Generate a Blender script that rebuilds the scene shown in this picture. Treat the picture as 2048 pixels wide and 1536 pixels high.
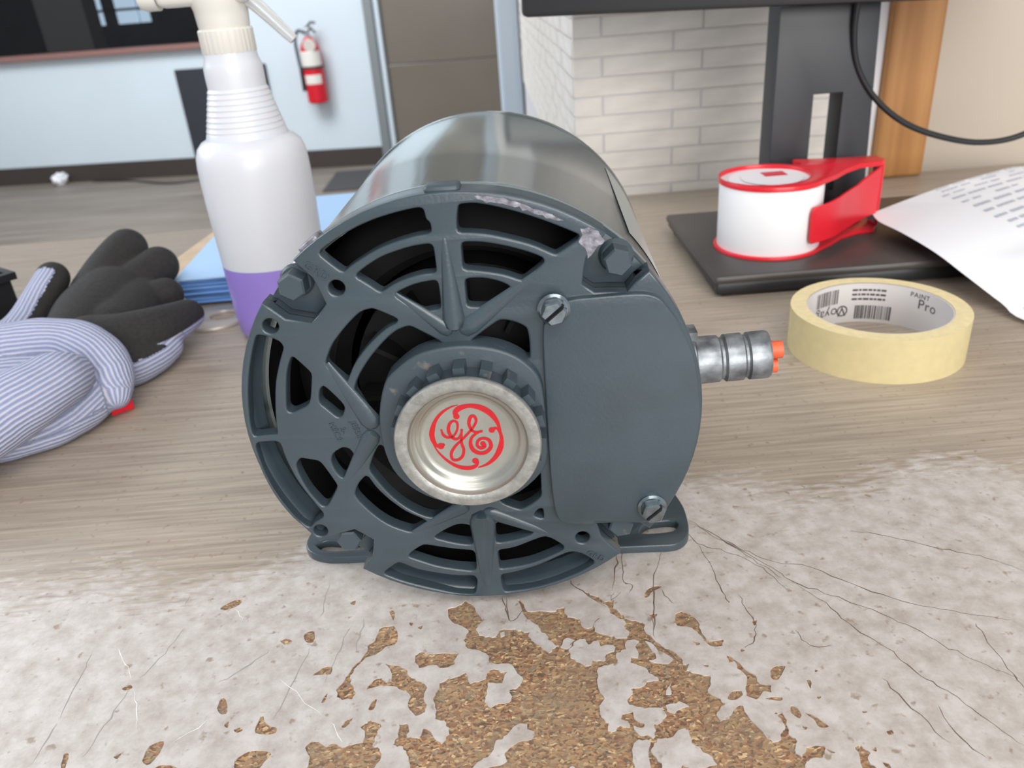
import bpy, bmesh, math, random
from mathutils import Vector, Matrix, noise
random.seed(7)
for _o in list(bpy.data.objects): bpy.data.objects.remove(_o)
SC = bpy.context.scene
COL = SC.collection
# ------------------------------------------------------------------ camera
cd = bpy.data.cameras.new('camera'); cam = bpy.data.objects.new('camera', cd); COL.objects.link(cam)
cam.matrix_world = Matrix(((9.96814268e-01, 7.97578519e-02, 0, 0),
                           (-3.61467053e-02, 4.51761811e-01, -8.91406014e-01, 0),
                           (-7.10966288e-02, 8.88566234e-01, 4.53205602e-01, .198),
                           (0, 0, 0, 1)))
cd.sensor_width = 36.0; cd.lens = 1600 * 36 / 2048; cd.clip_start = .01; cd.clip_end = 60
cd.dof.use_dof = True; cd.dof.focus_distance = .262; cd.dof.aperture_fstop = 19
SC.camera = cam
# ------------------------------------------------------------------ view, world, light
SC.view_settings.view_transform = 'Standard'; SC.view_settings.look = 'None'
SC.view_settings.gamma = 1; SC.view_settings.use_curve_mapping = False
SC.view_settings.exposure = 0.0
W = bpy.data.worlds.new('world'); SC.world = W; W.use_nodes = True
W.node_tree.nodes['Background'].inputs[0].default_value = (.86, .92, 1.0, 1)
W.node_tree.nodes['Background'].inputs[1].default_value = .58
def area(name, loc, target, size, power, col, sy=None):
    l = bpy.data.lights.new(name, 'AREA'); l.energy = power; l.color = col; l.shape = 'RECTANGLE'
    l.size = size; l.size_y = sy or size
    o = bpy.data.objects.new(name, l); COL.objects.link(o); o.location = loc
    o.rotation_euler = (Vector(target) - Vector(loc)).to_track_quat('-Z', 'Y').to_euler()
    return o
area('window_light', (-2.6, 1.6, 1.5), (0, .5, 0), 2.2, 58, (.90, .96, 1.0), 1.5)
area('front_fill_high', (.3, -.9, 1.6), (.15, .6, 0), 1.6, 20, (1.0, .96, .90), .6)  # high light added behind the camera to brighten front-facing surfaces
area('front_fill_low', (.7, -2.3, .75), (.3, .78, .1), 2.0, 62, (1.0, .98, .95), 1.2)  # low light added behind the camera to lift the brick fronts
area('ceiling_lamp_far', (-1.6, 2.9, 1.95), (-1.8, 5.0, -.2), 1.8, 90, (.95, .98, 1.0), 1.2)
# ------------------------------------------------------------------ materials
def lin(c):
    return tuple(((v / 255) / 12.92 if v / 255 <= .04045 else ((v / 255 + .055) / 1.055) ** 2.4) for v in c) + (1,)
class MT:
    def __init__(s, name):
        s.m = bpy.data.materials.new(name); s.m.use_nodes = True; s.t = s.m.node_tree
        s.b = s.t.nodes['Principled BSDF']
    def n(s, typ, **kw):
        nd = s.t.nodes.new(typ)
        for k, v in kw.items():
            if hasattr(nd, k) and k not in ('Scale',): setattr(nd, k, v)
            else: nd.inputs[k].default_value = v
        return nd
    def l(s, a, b): s.t.links.new(a, b)
def mat(name, col, rough=.5, metal=0, spec=.5, coat=0, var=.0, scale=60, bump=0, bscale=300, trans=0, alpha=1, sss=0, stretch=(1, 1, 1), vcol=None):
    M = MT(name); b = M.b
    b.inputs['Base Color'].default_value = lin(col); b.inputs['Roughness'].default_value = rough
    b.inputs['Metallic'].default_value = metal; b.inputs['Specular IOR Level'].default_value = spec
    b.inputs['Coat Weight'].default_value = coat; b.inputs['Coat Roughness'].default_value = .15
    b.inputs['Transmission Weight'].default_value = trans; b.inputs['Alpha'].default_value = alpha
    if sss: b.inputs['Subsurface Weight'].default_value = sss; b.inputs['Subsurface Scale'].default_value = .01
    tc = M.n('ShaderNodeTexCoord'); mp = M.n('ShaderNodeMapping'); mp.inputs['Scale'].default_value = stretch
    M.l(tc.outputs['Object'], mp.inputs['Vector'])
    if var or vcol:
        nz = M.n('ShaderNodeTexNoise'); nz.inputs['Scale'].default_value = scale; nz.inputs['Detail'].default_value = 5
        M.l(mp.outputs[0], nz.inputs['Vector'])
        cr = M.n('ShaderNodeValToRGB'); cr.color_ramp.elements[0].position = .3; cr.color_ramp.elements[1].position = .7
        c2 = vcol or tuple(min(255, v * (1 + var)) for v in col); c1 = tuple(v * (1 - var) for v in col) if not vcol else col
        cr.color_ramp.elements[0].color = lin(c1); cr.color_ramp.elements[1].color = lin(c2)
        M.l(nz.outputs[0], cr.inputs[0]); M.l(cr.outputs[0], b.inputs['Base Color'])
    if bump:
        nb = M.n('ShaderNodeTexNoise'); nb.inputs['Scale'].default_value = bscale; nb.inputs['Detail'].default_value = 3
        M.l(mp.outputs[0], nb.inputs['Vector'])
        bp = M.n('ShaderNodeBump'); bp.inputs['Strength'].default_value = bump; bp.inputs['Distance'].default_value = .0005
        M.l(nb.outputs[0], bp.inputs['Height']); M.l(bp.outputs[0], b.inputs['Normal'])
    return M.m
def wear_mat(name, col, wear, amt=.62, scale=90, rough=.35, metal_wear=0):
    """paint with small worn specks of another colour"""
    M = MT(name); tc = M.n('ShaderNodeTexCoord')
    nz = M.n('ShaderNodeTexNoise', Scale=scale); nz.inputs['Detail'].default_value = 8; M.l(tc.outputs['Object'], nz.inputs['Vector'])
    cr = M.n('ShaderNodeValToRGB'); cr.color_ramp.elements[0].position = amt; cr.color_ramp.elements[1].position = amt + .1
    cr.color_ramp.elements[0].color = lin(col); cr.color_ramp.elements[1].color = lin(wear)
    M.l(nz.outputs[0], cr.inputs[0]); M.l(cr.outputs[0], M.b.inputs['Base Color']); M.b.inputs['Roughness'].default_value = rough
    nb = M.n('ShaderNodeTexNoise', Scale=900.); M.l(tc.outputs['Object'], nb.inputs['Vector'])
    bp = M.n('ShaderNodeBump'); bp.inputs['Strength'].default_value = .12; bp.inputs['Distance'].default_value = .0003
    M.l(nb.outputs[0], bp.inputs['Height']); M.l(bp.outputs[0], M.b.inputs['Normal'])
    return M.m
def emit(name, col, s):
    M = MT(name); M.b.inputs['Base Color'].default_value = lin(col); M.b.inputs['Emission Color'].default_value = lin(col)
    M.b.inputs['Emission Strength'].default_value = s; return M.m
def laminate_mat():
    M = MT('worn_woodgrain_laminate'); tc = M.n('ShaderNodeTexCoord')
    mp = M.n('ShaderNodeMapping'); mp.inputs['Scale'].default_value = (1.6, 44, 1); mp.inputs['Rotation'].default_value = (0, 0, math.radians(-3))
    M.l(tc.outputs['Object'], mp.inputs[0])
    g = M.n('ShaderNodeTexNoise', Scale=9.); g.inputs['Detail'].default_value = 9; g.inputs['Roughness'].default_value = .62; M.l(mp.outputs[0], g.inputs[0])
    cr = M.n('ShaderNodeValToRGB'); e = cr.color_ramp.elements
    e[0].position = .28; e[0].color = lin((140, 126, 112)); e[1].position = .74; e[1].color = lin((188, 174, 158))
    x = cr.color_ramp.elements.new(.5); x.color = lin((165, 151, 136)); M.l(g.outputs[0], cr.inputs[0])
    # pale worn zone towards the bench front
    sp = M.n('ShaderNodeSeparateXYZ'); M.l(tc.outputs['Object'], sp.inputs[0])
    wn = M.n('ShaderNodeTexNoise', Scale=14.); wn.inputs['Detail'].default_value = 6; M.l(tc.outputs['Object'], wn.inputs[0])
    m1 = M.n('ShaderNodeMath', operation='MULTIPLY_ADD'); m1.inputs[1].default_value = .16; M.l(wn.outputs[0], m1.inputs[0]); M.l(sp.outputs[1], m1.inputs[2])
    ax = M.n('ShaderNodeMath', operation='SUBTRACT'); ax.inputs[1].default_value = .05; M.l(sp.outputs[0], ax.inputs[0])
    ab = M.n('ShaderNodeMath', operation='ABSOLUTE'); M.l(ax.outputs[0], ab.inputs[0])
    m2 = M.n('ShaderNodeMath', operation='MULTIPLY_ADD'); m2.inputs[1].default_value = .22; M.l(ab.outputs[0], m2.inputs[0]); M.l(m1.outputs[0], m2.inputs[2])
    mr = M.n('ShaderNodeMapRange'); mr.inputs[1].default_value = .42; mr.inputs[2].default_value = .27; M.l(m2.outputs[0], mr.inputs[0])
    # mottling: grain survives in flecks inside the worn zone
    mp2 = M.n('ShaderNodeMapping'); mp2.inputs['Scale'].default_value = (30, 110, 1); M.l(tc.outputs['Object'], mp2.inputs[0])
    fl = M.n('ShaderNodeTexNoise', Scale=4.); fl.inputs['Detail'].default_value = 6; M.l(mp2.outputs[0], fl.inputs[0])
    a1 = M.n('ShaderNodeMath', operation='MULTIPLY_ADD'); a1.inputs[1].default_value = 1.9; a1.inputs[2].default_value = -.45; M.l(mr.outputs[0], a1.inputs[0])
    a2 = M.n('ShaderNodeMath', operation='ADD'); M.l(a1.outputs[0], a2.inputs[0]); M.l(fl.outputs[0], a2.inputs[1])
    ms = M.n('ShaderNodeMapRange'); ms.inputs[1].default_value = .50; ms.inputs[2].default_value = .78; M.l(a2.outputs[0], ms.inputs[0])
    pale = M.n('ShaderNodeValToRGB'); pale.color_ramp.elements[0].color = lin((170, 158, 149)); pale.color_ramp.elements[1].color = lin((204, 197, 192))
    pn = M.n('ShaderNodeTexNoise', Scale=120.); pn.inputs['Detail'].default_value = 8; pn.inputs['Roughness'].default_value = .7; M.l(tc.outputs['Object'], pn.inputs[0]); M.l(pn.outputs[0], pale.inputs[0])
    pale.color_ramp.elements[0].position = .3; pale.color_ramp.elements[1].position = .62
    mx = M.n('ShaderNodeMix', data_type='RGBA'); M.l(ms.outputs[0], mx.inputs[0]); M.l(cr.outputs[0], mx.inputs[6]); M.l(pale.outputs[0], mx.inputs[7])
    # dark specks and hairlines
    vo = M.n('ShaderNodeTexNoise', Scale=260.); vo.inputs['Detail'].default_value = 4; M.l(tc.outputs['Object'], vo.inputs[0])
    vr = M.n('ShaderNodeMapRange'); vr.inputs[1].default_value = .62; vr.inputs[2].default_value = .72; M.l(vo.outputs[0], vr.inputs[0])
    vm = M.n('ShaderNodeMath', operation='MULTIPLY'); vm.inputs[1].default_value = .75; M.l(vr.outputs[0], vm.inputs[0])
    m3 = M.n('ShaderNodeMix', data_type='RGBA'); M.l(vm.outputs[0], m3.inputs[0]); M.l(mx.outputs[2], m3.inputs[6]); m3.inputs[7].default_value = lin((140, 118, 98))
    M.l(m3.outputs[2], M.b.inputs['Base Color']); M.b.inputs['Roughness'].default_value = .36
    bp = M.n('ShaderNodeBump'); bp.inputs['Strength'].default_value = .12; bp.inputs['Distance'].default_value = .0004; M.l(g.outputs[0], bp.inputs['Height']); M.l(bp.outputs[0], M.b.inputs['Normal'])
    return M.m
def board_mat():
    M = MT('bare_particleboard'); tc = M.n('ShaderNodeTexCoord')
    dn = M.n('ShaderNodeTexNoise', Scale=300.); M.l(tc.outputs['Object'], dn.inputs[0])
    mp = M.n('ShaderNodeMapping'); mp.inputs['Scale'].default_value = (1, 1.5, 1); M.l(tc.outputs['Object'], mp.inputs[0])
    mxv = M.n('ShaderNodeMix', data_type='VECTOR'); mxv.inputs[0].default_value = .004; M.l(mp.outputs[0], mxv.inputs[4]); M.l(dn.outputs[1], mxv.inputs[5])
    v = M.n('ShaderNodeTexVoronoi', Scale=1050.); M.l(mxv.outputs[1], v.inputs['Vector'])
    cr = M.n('ShaderNodeValToRGB'); e = cr.color_ramp.elements; e[0].position = 0; e[0].color = lin((96, 78, 64)); e[1].position = 1; e[1].color = lin((222, 186, 138))
    for p_, c_ in ((.35, (150, 106, 80)), (.6, (178, 142, 100)), (.85, (128, 116, 100))): q = e.new(p_); q.color = lin(c_)
    sx = M.n('ShaderNodeSeparateColor'); M.l(v.outputs['Color'], sx.inputs[0]); M.l(sx.outputs[0], cr.inputs[0])
    ln = M.n('ShaderNodeTexNoise', Scale=45.); ln.inputs['Detail'].default_value = 3; M.l(tc.outputs['Object'], ln.inputs[0])
    mr = M.n('ShaderNodeMapRange'); mr.inputs[1].default_value = .4; mr.inputs[2].default_value = .7; mr.inputs[4].default_value = .45; M.l(ln.outputs[0], mr.inputs[0])
    mx = M.n('ShaderNodeMix', data_type='RGBA'); M.l(mr.outputs[0], mx.inputs[0]); M.l(cr.outputs[0], mx.inputs[6]); mx.inputs[7].default_value = lin((146, 128, 104))
    M.l(mx.outputs[2], M.b.inputs['Base Color']); M.b.inputs['Roughness'].default_value = .85
    bp = M.n('ShaderNodeBump'); bp.inputs['Strength'].default_value = .25; bp.inputs['Distance'].default_value = .0003; M.l(v.outputs[0], bp.inputs['Height']); M.l(bp.outputs[0], M.b.inputs['Normal'])
    return M.m
def grain_mat(name, c1, c2, c3, stretch, scale=6, rough=.5):
    M = MT(name); tc = M.n('ShaderNodeTexCoord'); mp = M.n('ShaderNodeMapping'); mp.inputs['Scale'].default_value = stretch
    M.l(tc.outputs['Object'], mp.inputs[0]); g = M.n('ShaderNodeTexNoise', Scale=float(scale)); g.inputs['Detail'].default_value = 6; M.l(mp.outputs[0], g.inputs[0])
    cr = M.n('ShaderNodeValToRGB'); e = cr.color_ramp.elements; e[0].position = .32; e[0].color = lin(c1); e[1].position = .68; e[1].color = lin(c3)
    q = e.new(.5); q.color = lin(c2); M.l(g.outputs[0], cr.inputs[0]); M.l(cr.outputs[0], M.b.inputs['Base Color']); M.b.inputs['Roughness'].default_value = rough
    return M.m
def knit_mat(name, c1, c2, c3, freq=125, rot=0., axis=(1, 0, 0)):
    """ribbed knit: rows of stitches along a direction"""
    M = MT(name); tc = M.n('ShaderNodeTexCoord'); uv = M.n('ShaderNodeUVMap')
    w = M.n('ShaderNodeTexWave', Scale=1.); w.bands_direction = 'Y'; w.inputs['Distortion'].default_value = 1.2; w.inputs['Detail'].default_value = 1
    mp = M.n('ShaderNodeMapping'); mp.inputs['Scale'].default_value = (freq * .8, freq, 1); M.l(uv.outputs[0], mp.inputs[0]); M.l(mp.outputs[0], w.inputs[0])
    n2 = M.n('ShaderNodeTexNoise', Scale=500.); M.l(tc.outputs['Object'], n2.inputs[0])
    ad = M.n('ShaderNodeMath', operation='MULTIPLY_ADD'); ad.inputs[1].default_value = .35; M.l(n2.outputs[0], ad.inputs[0]); M.l(w.outputs[1], ad.inputs[2])
    cr = M.n('ShaderNodeValToRGB'); e = cr.color_ramp.elements; e[0].position = .2; e[0].color = lin(c1); e[1].position = 1.0; e[1].color = lin(c3); q = e.new(.45); q.color = lin(c2); q = e.new(.86); q.color = lin(c2)  # darkest stop paints the thin shadows between the knit ribs
    M.l(ad.outputs[0], cr.inputs[0]); M.l(cr.outputs[0], M.b.inputs['Base Color']); M.b.inputs['Roughness'].default_value = .95
    bp = M.n('ShaderNodeBump'); bp.inputs['Strength'].default_value = .6; bp.inputs['Distance'].default_value = .0008; M.l(ad.outputs[0], bp.inputs['Height']); M.l(bp.outputs[0], M.b.inputs['Normal'])
    return M.m
PAINT = (59, 71, 78)
m_lam = laminate_mat(); m_board = board_mat()
m_paint = mat('slate_machine_paint', PAINT, .28, spec=.55, bump=.10, bscale=900, var=.06, scale=40)
m_paint_gloss = mat('slate_shell_paint', (146, 156, 156), .16, spec=.7, metal=.68, coat=.4, bump=.03, bscale=120)
m_paint_worn = wear_mat('slate_paint_dusty', PAINT, (120, 112, 100), .66, 120, .42)
m_dark = mat('painted_inner_shade', (9, 9, 11), .8)  # near-black paints in the shade inside the motor and the screw slots
m_chip = mat('bare_cast_metal', (128, 126, 134), .45, metal=.5, var=.25, scale=400, bump=.6, bscale=500)
m_zinc = mat('brushed_zinc', (172, 172, 164), .36, metal=.85, var=.04, scale=80, bump=.05, bscale=500)
m_zincrim = mat('matte_zinc_rim', (158, 158, 154), .48, metal=.7, var=.10, scale=300, bump=.25, bscale=700)
m_screw = mat('plated_screw_steel', (120, 130, 136), .22, metal=.8, var=.15, scale=300)
m_galv = mat('galvanised_connector', (124, 128, 132), .42, metal=.7, var=.28, scale=160, bump=.5, bscale=180)
m_red_ink = mat('red_ink', (186, 12, 28), .4)
m_orange = mat('orange_wire_insulation', (228, 98, 56), .45)
m_black = mat('black_plastic', (24, 25, 28), .45, bump=.1, bscale=700)
m_blackmon = mat('black_monitor_plastic', (38, 38, 41), .5)
m_column = mat('dark_stand_metal', (46, 48, 52), .45)
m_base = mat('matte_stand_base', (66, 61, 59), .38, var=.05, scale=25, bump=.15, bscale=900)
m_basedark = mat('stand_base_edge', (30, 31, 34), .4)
m_redpl = mat('red_dispenser_plastic', (214, 34, 48), .28, spec=.5, sss=.1)
m_tapewhite = mat('white_tape_roll', (236, 236, 238), .35, spec=.5)
m_whitelab = mat('white_core_label', (232, 226, 228), .5)
m_mask = mat('masking_tape_cream', (206, 190, 144), .6, var=.02, scale=200)
m_masktop = mat('masking_tape_side', (224, 206, 160), .65, var=.03, scale=300)
m_card = mat('white_cardboard_core', (205, 200, 198), .7)
m_ink = mat('black_print', (66, 62, 64), .6)
m_inkp = mat('grey_paper_print', (188, 190, 202), .8)
m_paper = mat('white_office_paper', (236, 236, 240), .7)
m_towel = mat('blue_shop_towel', (176, 208, 244), .9, bump=.3, bscale=500)
m_towel_s = mat('blue_shop_towel_shaded', (104, 146, 204), .9, var=.25, scale=14, stretch=(1, 1, 60))  # darker copy of the towel blue, shade of the lower layers painted in
m_cardb = mat('tan_cardboard', (214, 188, 158), .8, var=.04, scale=60)
m_rubber = mat('black_nitrile_foam', (40, 38, 37), .85, bump=.7, bscale=900, var=.15, scale=500)
m_knit = knit_mat('blue_grey_ribbed_knit', (128, 138, 172), (154, 162, 190), (192, 190, 204))
m_bottle = mat('translucent_white_plastic', (222, 224, 230), .33, sss=.2, trans=.12, spec=.5)
m_liquid = mat('purple_cleaner_seen_through_plastic', (150, 128, 208), .35, spec=.5, sss=.2, var=.03, scale=20)
m_cap = mat('white_trigger_plastic', (218, 214, 206), .4, spec=.5)
m_clear = mat('clear_trigger_plastic', (226, 228, 230), .2, trans=.6, spec=.5)
m_wall = mat('pale_blue_white_wall_paint', (206, 218, 226), .7, var=.01, scale=3)
m_wallb = mat('beige_wall_paint', (197, 184, 169), .8, var=.01, scale=10)
m_mortar = mat('pale_mortar', (214, 212, 214), .9)
m_brick = mat('cream_brick', (232, 226, 218), .85, var=.035, scale=30, bump=.7, bscale=90, stretch=(1, 1, 3))
m_basebd = mat('dark_brown_baseboard', (62, 54, 50), .6)
m_floor = grain_mat('grey_brown_plank_floor', (112, 102, 94), (130, 120, 111), (142, 133, 124), (.8, 12, 1), 2, .55)
m_rug = mat('dark_floor_mat', (72, 70, 72), .9)
m_door = mat('taupe_gloss_panel', (118, 110, 100), .22, var=.03, scale=2, spec=.5)
m_alu = mat('pale_aluminium_frame', (208, 220, 232), .4)
m_jamb = mat('grey_metal_jamb', (140, 146, 148), .4, metal=.4)
m_oak = grain_mat('orange_oak_trim', (160, 108, 56), (184, 128, 72), (200, 146, 88), (14, 14, .6), 4, .45)
m_ledge = mat('reddish_wood_ledge', (140, 104, 98), .5)
m_glassdark = mat('dark_tinted_pane', (18, 18, 20), .12, trans=.0, spec=.4, alpha=.45)
m_roomdark = mat('dark_room_surface', (44, 42, 40), .8, var=.4, scale=6)
m_roomcol = mat('dim_grey_pillar', (150, 148, 146), .8)
m_winlit = emit('daylit_window', (190, 216, 238), 2.4)
m_red = mat('extinguisher_red', (206, 22, 40), .3, spec=.5)
m_exlab = mat('extinguisher_label', (226, 222, 214), .5)
m_steel = mat('chrome_valve', (170, 172, 178), .3, metal=.7)
m_hose = mat('grey_black_hose', (70, 84, 96), .5)
m_ring = mat('brushed_flat_ring', (188, 180, 172), .4, metal=.35)
m_lead = mat('pale_nameplate', (196, 202, 198), .3, metal=.5)
m_sign = mat('black_wall_panel', (48, 50, 58), .5)
# ------------------------------------------------------------------ helpers
def obj(name, me, m=None, parent=None, smooth=None):
    if isinstance(me, bmesh.types.BMesh):
        bm = me; me = bpy.data.meshes.new(name); bm.to_mesh(me); bm.free()
    if m is not None and not me.materials: me.materials.append(m)
    o = bpy.data.objects.new(name, me); COL.objects.link(o)
    if parent: o.parent = parent
    if smooth is not None: shade(me, smooth)
    return o
def shade(me, deg=40):
    bm = bmesh.new(); bm.from_mesh(me); th = math.radians(deg)
    for f in bm.faces: f.smooth = True
    for e in bm.edges:
        if len(e.link_faces) == 2 and e.calc_face_angle(0) > th: e.smooth = False
    bm.to_mesh(me); bm.free()
def thing(name, label, cat, loc=(0, 0, 0), rz=0, group=None):
    o = bpy.data.objects.new(name, None); o.empty_display_size = .02; COL.objects.link(o)
    o.location = loc; o.rotation_euler = (0, 0, rz); o['label'] = label; o['category'] = cat
    if group: o['group'] = group
    return o
def tag(o, label=None, cat=None, group=None, kind=None):
    for k, v in (('label', label), ('category', cat), ('group', group), ('kind', kind)):
        if v: o[k] = v
    return o
def box(bm, x0, x1, y0, y1, z0, z1, M=None):
    vs = [bm.verts.new((x, y, z)) for x in (x0, x1) for y in (y0, y1) for z in (z0, z1)]
    for q in ((0, 1, 3, 2), (4, 6, 7, 5), (0, 4, 5, 1), (2, 3, 7, 6), (0, 2, 6, 4), (1, 5, 7, 3)): bm.faces.new([vs[i] for i in q])
    if M is not None: bmesh.ops.transform(bm, matrix=M, verts=vs)
    return vs
def bbox(x0, x1, y0, y1, z0, z1, bev=0, seg=2, M=None):
    bm = bmesh.new(); box(bm, x0, x1, y0, y1, z0, z1, M)
    if bev: bmesh.ops.bevel(bm, geom=list(bm.edges), offset=bev, segments=seg, affect='EDGES', profile=.5)
    return bm
def lathe(bm, prof, seg=64, axis='Z', close=False, a0=0, a1=360, fn=None):
    """prof: list of (r, h); axis Z: h along z, axis Y: h along y"""
    full = abs(a1 - a0) >= 359.9; n = seg if full else seg + 1; rows = []
    for r, h in prof:
        row = []
        for i in range(n):
            t = math.radians(a0 + (a1 - a0) * i / seg); rr = r * (fn(math.degrees(t), h) if fn else 1)
            c, s = rr * math.cos(t), rr * math.sin(t)
            row.append(bm.verts.new((c, h, s) if axis == 'Y' else ((c, s, h) if axis == 'Z' else (h, c, s))))
        rows.append(row)
    pr = list(zip(rows, rows[1:]))
    if close: pr.append((rows[-1], rows[0]))
    for a, b in pr:
        for i in range(seg if full else seg):
            j = (i + 1) % n
            try: bm.faces.new((a[i], a[j], b[j], b[i]))
            except ValueError: pass
    return rows
def cap_rows(bm, row):
    try: bm.faces.new(row)
    except ValueError: pass
def fin(bm, merge=1e-6):
    bmesh.ops.remove_doubles(bm, verts=bm.verts, dist=merge); bmesh.ops.recalc_face_normals(bm, faces=bm.faces); return bm
def smooth_poly(pts, thr=38, it=1, round_c=.0):
    """rounds gentle vertices (Catmull) and trims sharp corners"""
    n = len(pts); out = []
    V = [Vector(p[:2]) for p in pts]
    def turn(i):
        a = V[i] - V[i - 1]; b = V[(i + 1) % n] - V[i]
        if a.length < 1e-9 or b.length < 1e-9: return 0
        return math.degrees(a.angle(b))
    T = [turn(i) for i in range(n)]
    for i in range(n):
        p0, p1, p2, p3 = V[i - 1], V[i], V[(i + 1) % n], V[(i + 2) % n]
        if T[i] > thr and round_c > 0:
            a = (p0 - p1); b = (p2 - p1); ra = min(round_c, a.length * .35); rb = min(round_c, b.length * .35)
            A = p1 + a.normalized() * ra; B = p1 + b.normalized() * rb
            out += [A, (A + B + p1 * 2) / 4, B]
        else: out.append(p1)
        m1 = (p2 - p0) * .5 if T[i] <= thr else (p2 - p1); m2 = (p3 - p1) * .5 if T[(i + 1) % n] <= thr else (p2 - p1)
        if T[i] <= thr or T[(i + 1) % n] <= thr:
            for t in (.33, .67):
                h = (2 * t ** 3 - 3 * t ** 2 + 1) * p1 + (t ** 3 - 2 * t ** 2 + t) * m1 + (-2 * t ** 3 + 3 * t ** 2) * p2 + (t ** 3 - t ** 2) * m2
                out.append(h)
    return out
def jag(pts, step, amp, seed=0):
    out = []; n = len(pts)
    for i in range(n):
        a, b = Vector(pts[i][:2]), Vector(pts[(i + 1) % n][:2]); L = (b - a).length; k = max(1, int(L / step))
        nr = Vector((-(b - a).y, (b - a).x)).normalized() if L else Vector((0, 0))
        for j in range(k):
            p = a + (b - a) * j / k
            out.append(p + nr * amp * noise.noise(Vector((p.x / step * .8, p.y / step * .8, seed))) * 2)
    return out
from mathutils.geometry import tessellate_polygon
def clean(pts, mind):
    out = []
    for p in pts:
        p = Vector((p[0], p[1]))
        if not out or (p - out[-1]).length > mind: out.append(p)
    while len(out) > 3 and (out[0] - out[-1]).length < mind: out.pop()
    return out
def areas(P): return sum(P[i - 1].x * P[i].y - P[i].x * P[i - 1].y for i in range(len(P))) / 2
def inset(P, d):
    """moves a loop to its left by d (counter-clockwise loops shrink)"""
    n = len(P); out = []
    for i in range(n):
        a = (P[i] - P[i - 1]).normalized(); b = (P[(i + 1) % n] - P[i]).normalized()
        na, nb = Vector((-a.y, a.x)), Vector((-b.y, b.x)); m = na + nb
        if m.length < .3: out.append(P[i] + na * d); continue
        m.normalize(); out.append(P[i] + m * d / max(.6, m.dot(na)))
    return out
def plate(name, outer, holes, thick, bev=0, scale=.001, res=1):
    """plate with holes in XY, centred on z=0; the front (+z) rim is rounded by bev"""
    loops = []
    for k, pts in enumerate([outer] + list(holes)):
        P = clean([(p[0] * scale, p[1] * scale) for p in pts], max(bev * .45, 2e-5))
        if len(P) < 3: continue
        if (areas(P) > 0) != (k == 0): P.reverse()      # outer counter-clockwise, holes clockwise
        loops.append(P)
    bm = bmesh.new(); h = thick / 2
    steps = [(0, -h)] + ([(0, h - bev)] + [(bev * (1 - math.cos(q)), h - bev + bev * math.sin(q)) for q in [math.pi / 2 * (i + 1) / (res + 1) for i in range(res + 1)]] if bev else [(0, h)])
    rings = []
    for d, z in steps:
        rings.append([[bm.verts.new((v.x, v.y, z)) for v in (inset(P, d) if d else P)] for P in loops])
    for r0, r1 in zip(rings, rings[1:]):
        for A, B in zip(r0, r1):
            n = len(A)
            for i in range(n): bm.faces.new((A[i], A[(i + 1) % n], B[(i + 1) % n], B[i]))
    for ring, flip in ((rings[-1], False), (rings[0], True)):
        flat = [v for L_ in ring for v in L_]
        for t in tessellate_polygon([[v.co.copy() for v in L_] for L_ in ring]):
            try: f = bm.faces.new([flat[i] for i in t])
            except ValueError: continue
            f.normal_update()
            if (f.normal.z < 0) != flip: f.normal_flip()
    me = bpy.data.meshes.new(name); bm.to_mesh(me); bm.free(); return me
FLIP = Matrix(((1, 0, 0, 0), (0, 0, -1, 0), (0, 1, 0, 0), (0, 0, 0, 1)))   # XY plate stands up: y->z, z->-y
def stand(me, y=0, z=0):
    me.transform(Matrix.Translation((0, y, z)) @ FLIP); return me
def inside(P, x, y, bb):
    if x < bb[0] or x > bb[1] or y < bb[2] or y > bb[3]: return False
    c = False; n = len(P); j = n - 1
    for i in range(n):
        a, b = P[i], P[j]
        if (a.y > y) != (b.y > y) and x < (b.x - a.x) * (y - a.y) / (b.y - a.y) + a.x: c = not c
        j = i
    return c
def sheet(name, loops, thick, top):
    """flat sheet (mm outlines, even-odd filled) as a solid of the given thickness"""
    from mathutils.geometry import delaunay_2d_cdt
    V, E, LP = [], [], []
    for L_ in loops:
        P = clean(L_, .12); k = len(V); n = len(P); V += P; E += [(k + i, k + (i + 1) % n) for i in range(n)]
        LP.append((P, (min(p.x for p in P), max(p.x for p in P), min(p.y for p in P), max(p.y for p in P))))
    vs, es, fs, _, _, _ = delaunay_2d_cdt(V, E, [], 0, 1e-4)
    bm = bmesh.new(); bv = [bm.verts.new((v.x * .001, v.y * .001, top)) for v in vs]
    for f in fs:
        cx = sum(vs[i].x for i in f) / len(f); cy = sum(vs[i].y for i in f) / len(f)
        if sum(inside(P, cx, cy, bb) for P, bb in LP) % 2:
            nf = bm.faces.new([bv[i] for i in f]); nf.normal_update()
            if nf.normal.z < 0: nf.normal_flip()
    bmesh.ops.delete(bm, geom=[v for v in bm.verts if not v.link_faces], context='VERTS')
    edge = [e for e in bm.edges if len(e.link_faces) == 1]; low = {}
    for e in edge:
        for v in e.verts:
            if v not in low: low[v] = bm.verts.new(v.co - Vector((0, 0, thick)))
    for e in edge:
        f = e.link_faces[0]; a, b = e.verts
        bm.faces.new((b, a, low[a], low[b]))
    return bm
def text_mesh(s, size, extr, font_scale_x=1, align='LEFT'):
    cu = bpy.data.curves.new('t', 'FONT'); cu.body = s; cu.size = size; cu.extrude = extr; cu.align_x = align; cu.space_character = 1.1
    o = bpy.data.objects.new('t', cu); COL.objects.link(o)
    dg = bpy.context.evaluated_depsgraph_get(); dg.update(); me = bpy.data.meshes.new_from_object(o.evaluated_get(dg))
    bpy.data.objects.remove(o); bpy.data.curves.remove(cu); return me
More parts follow.
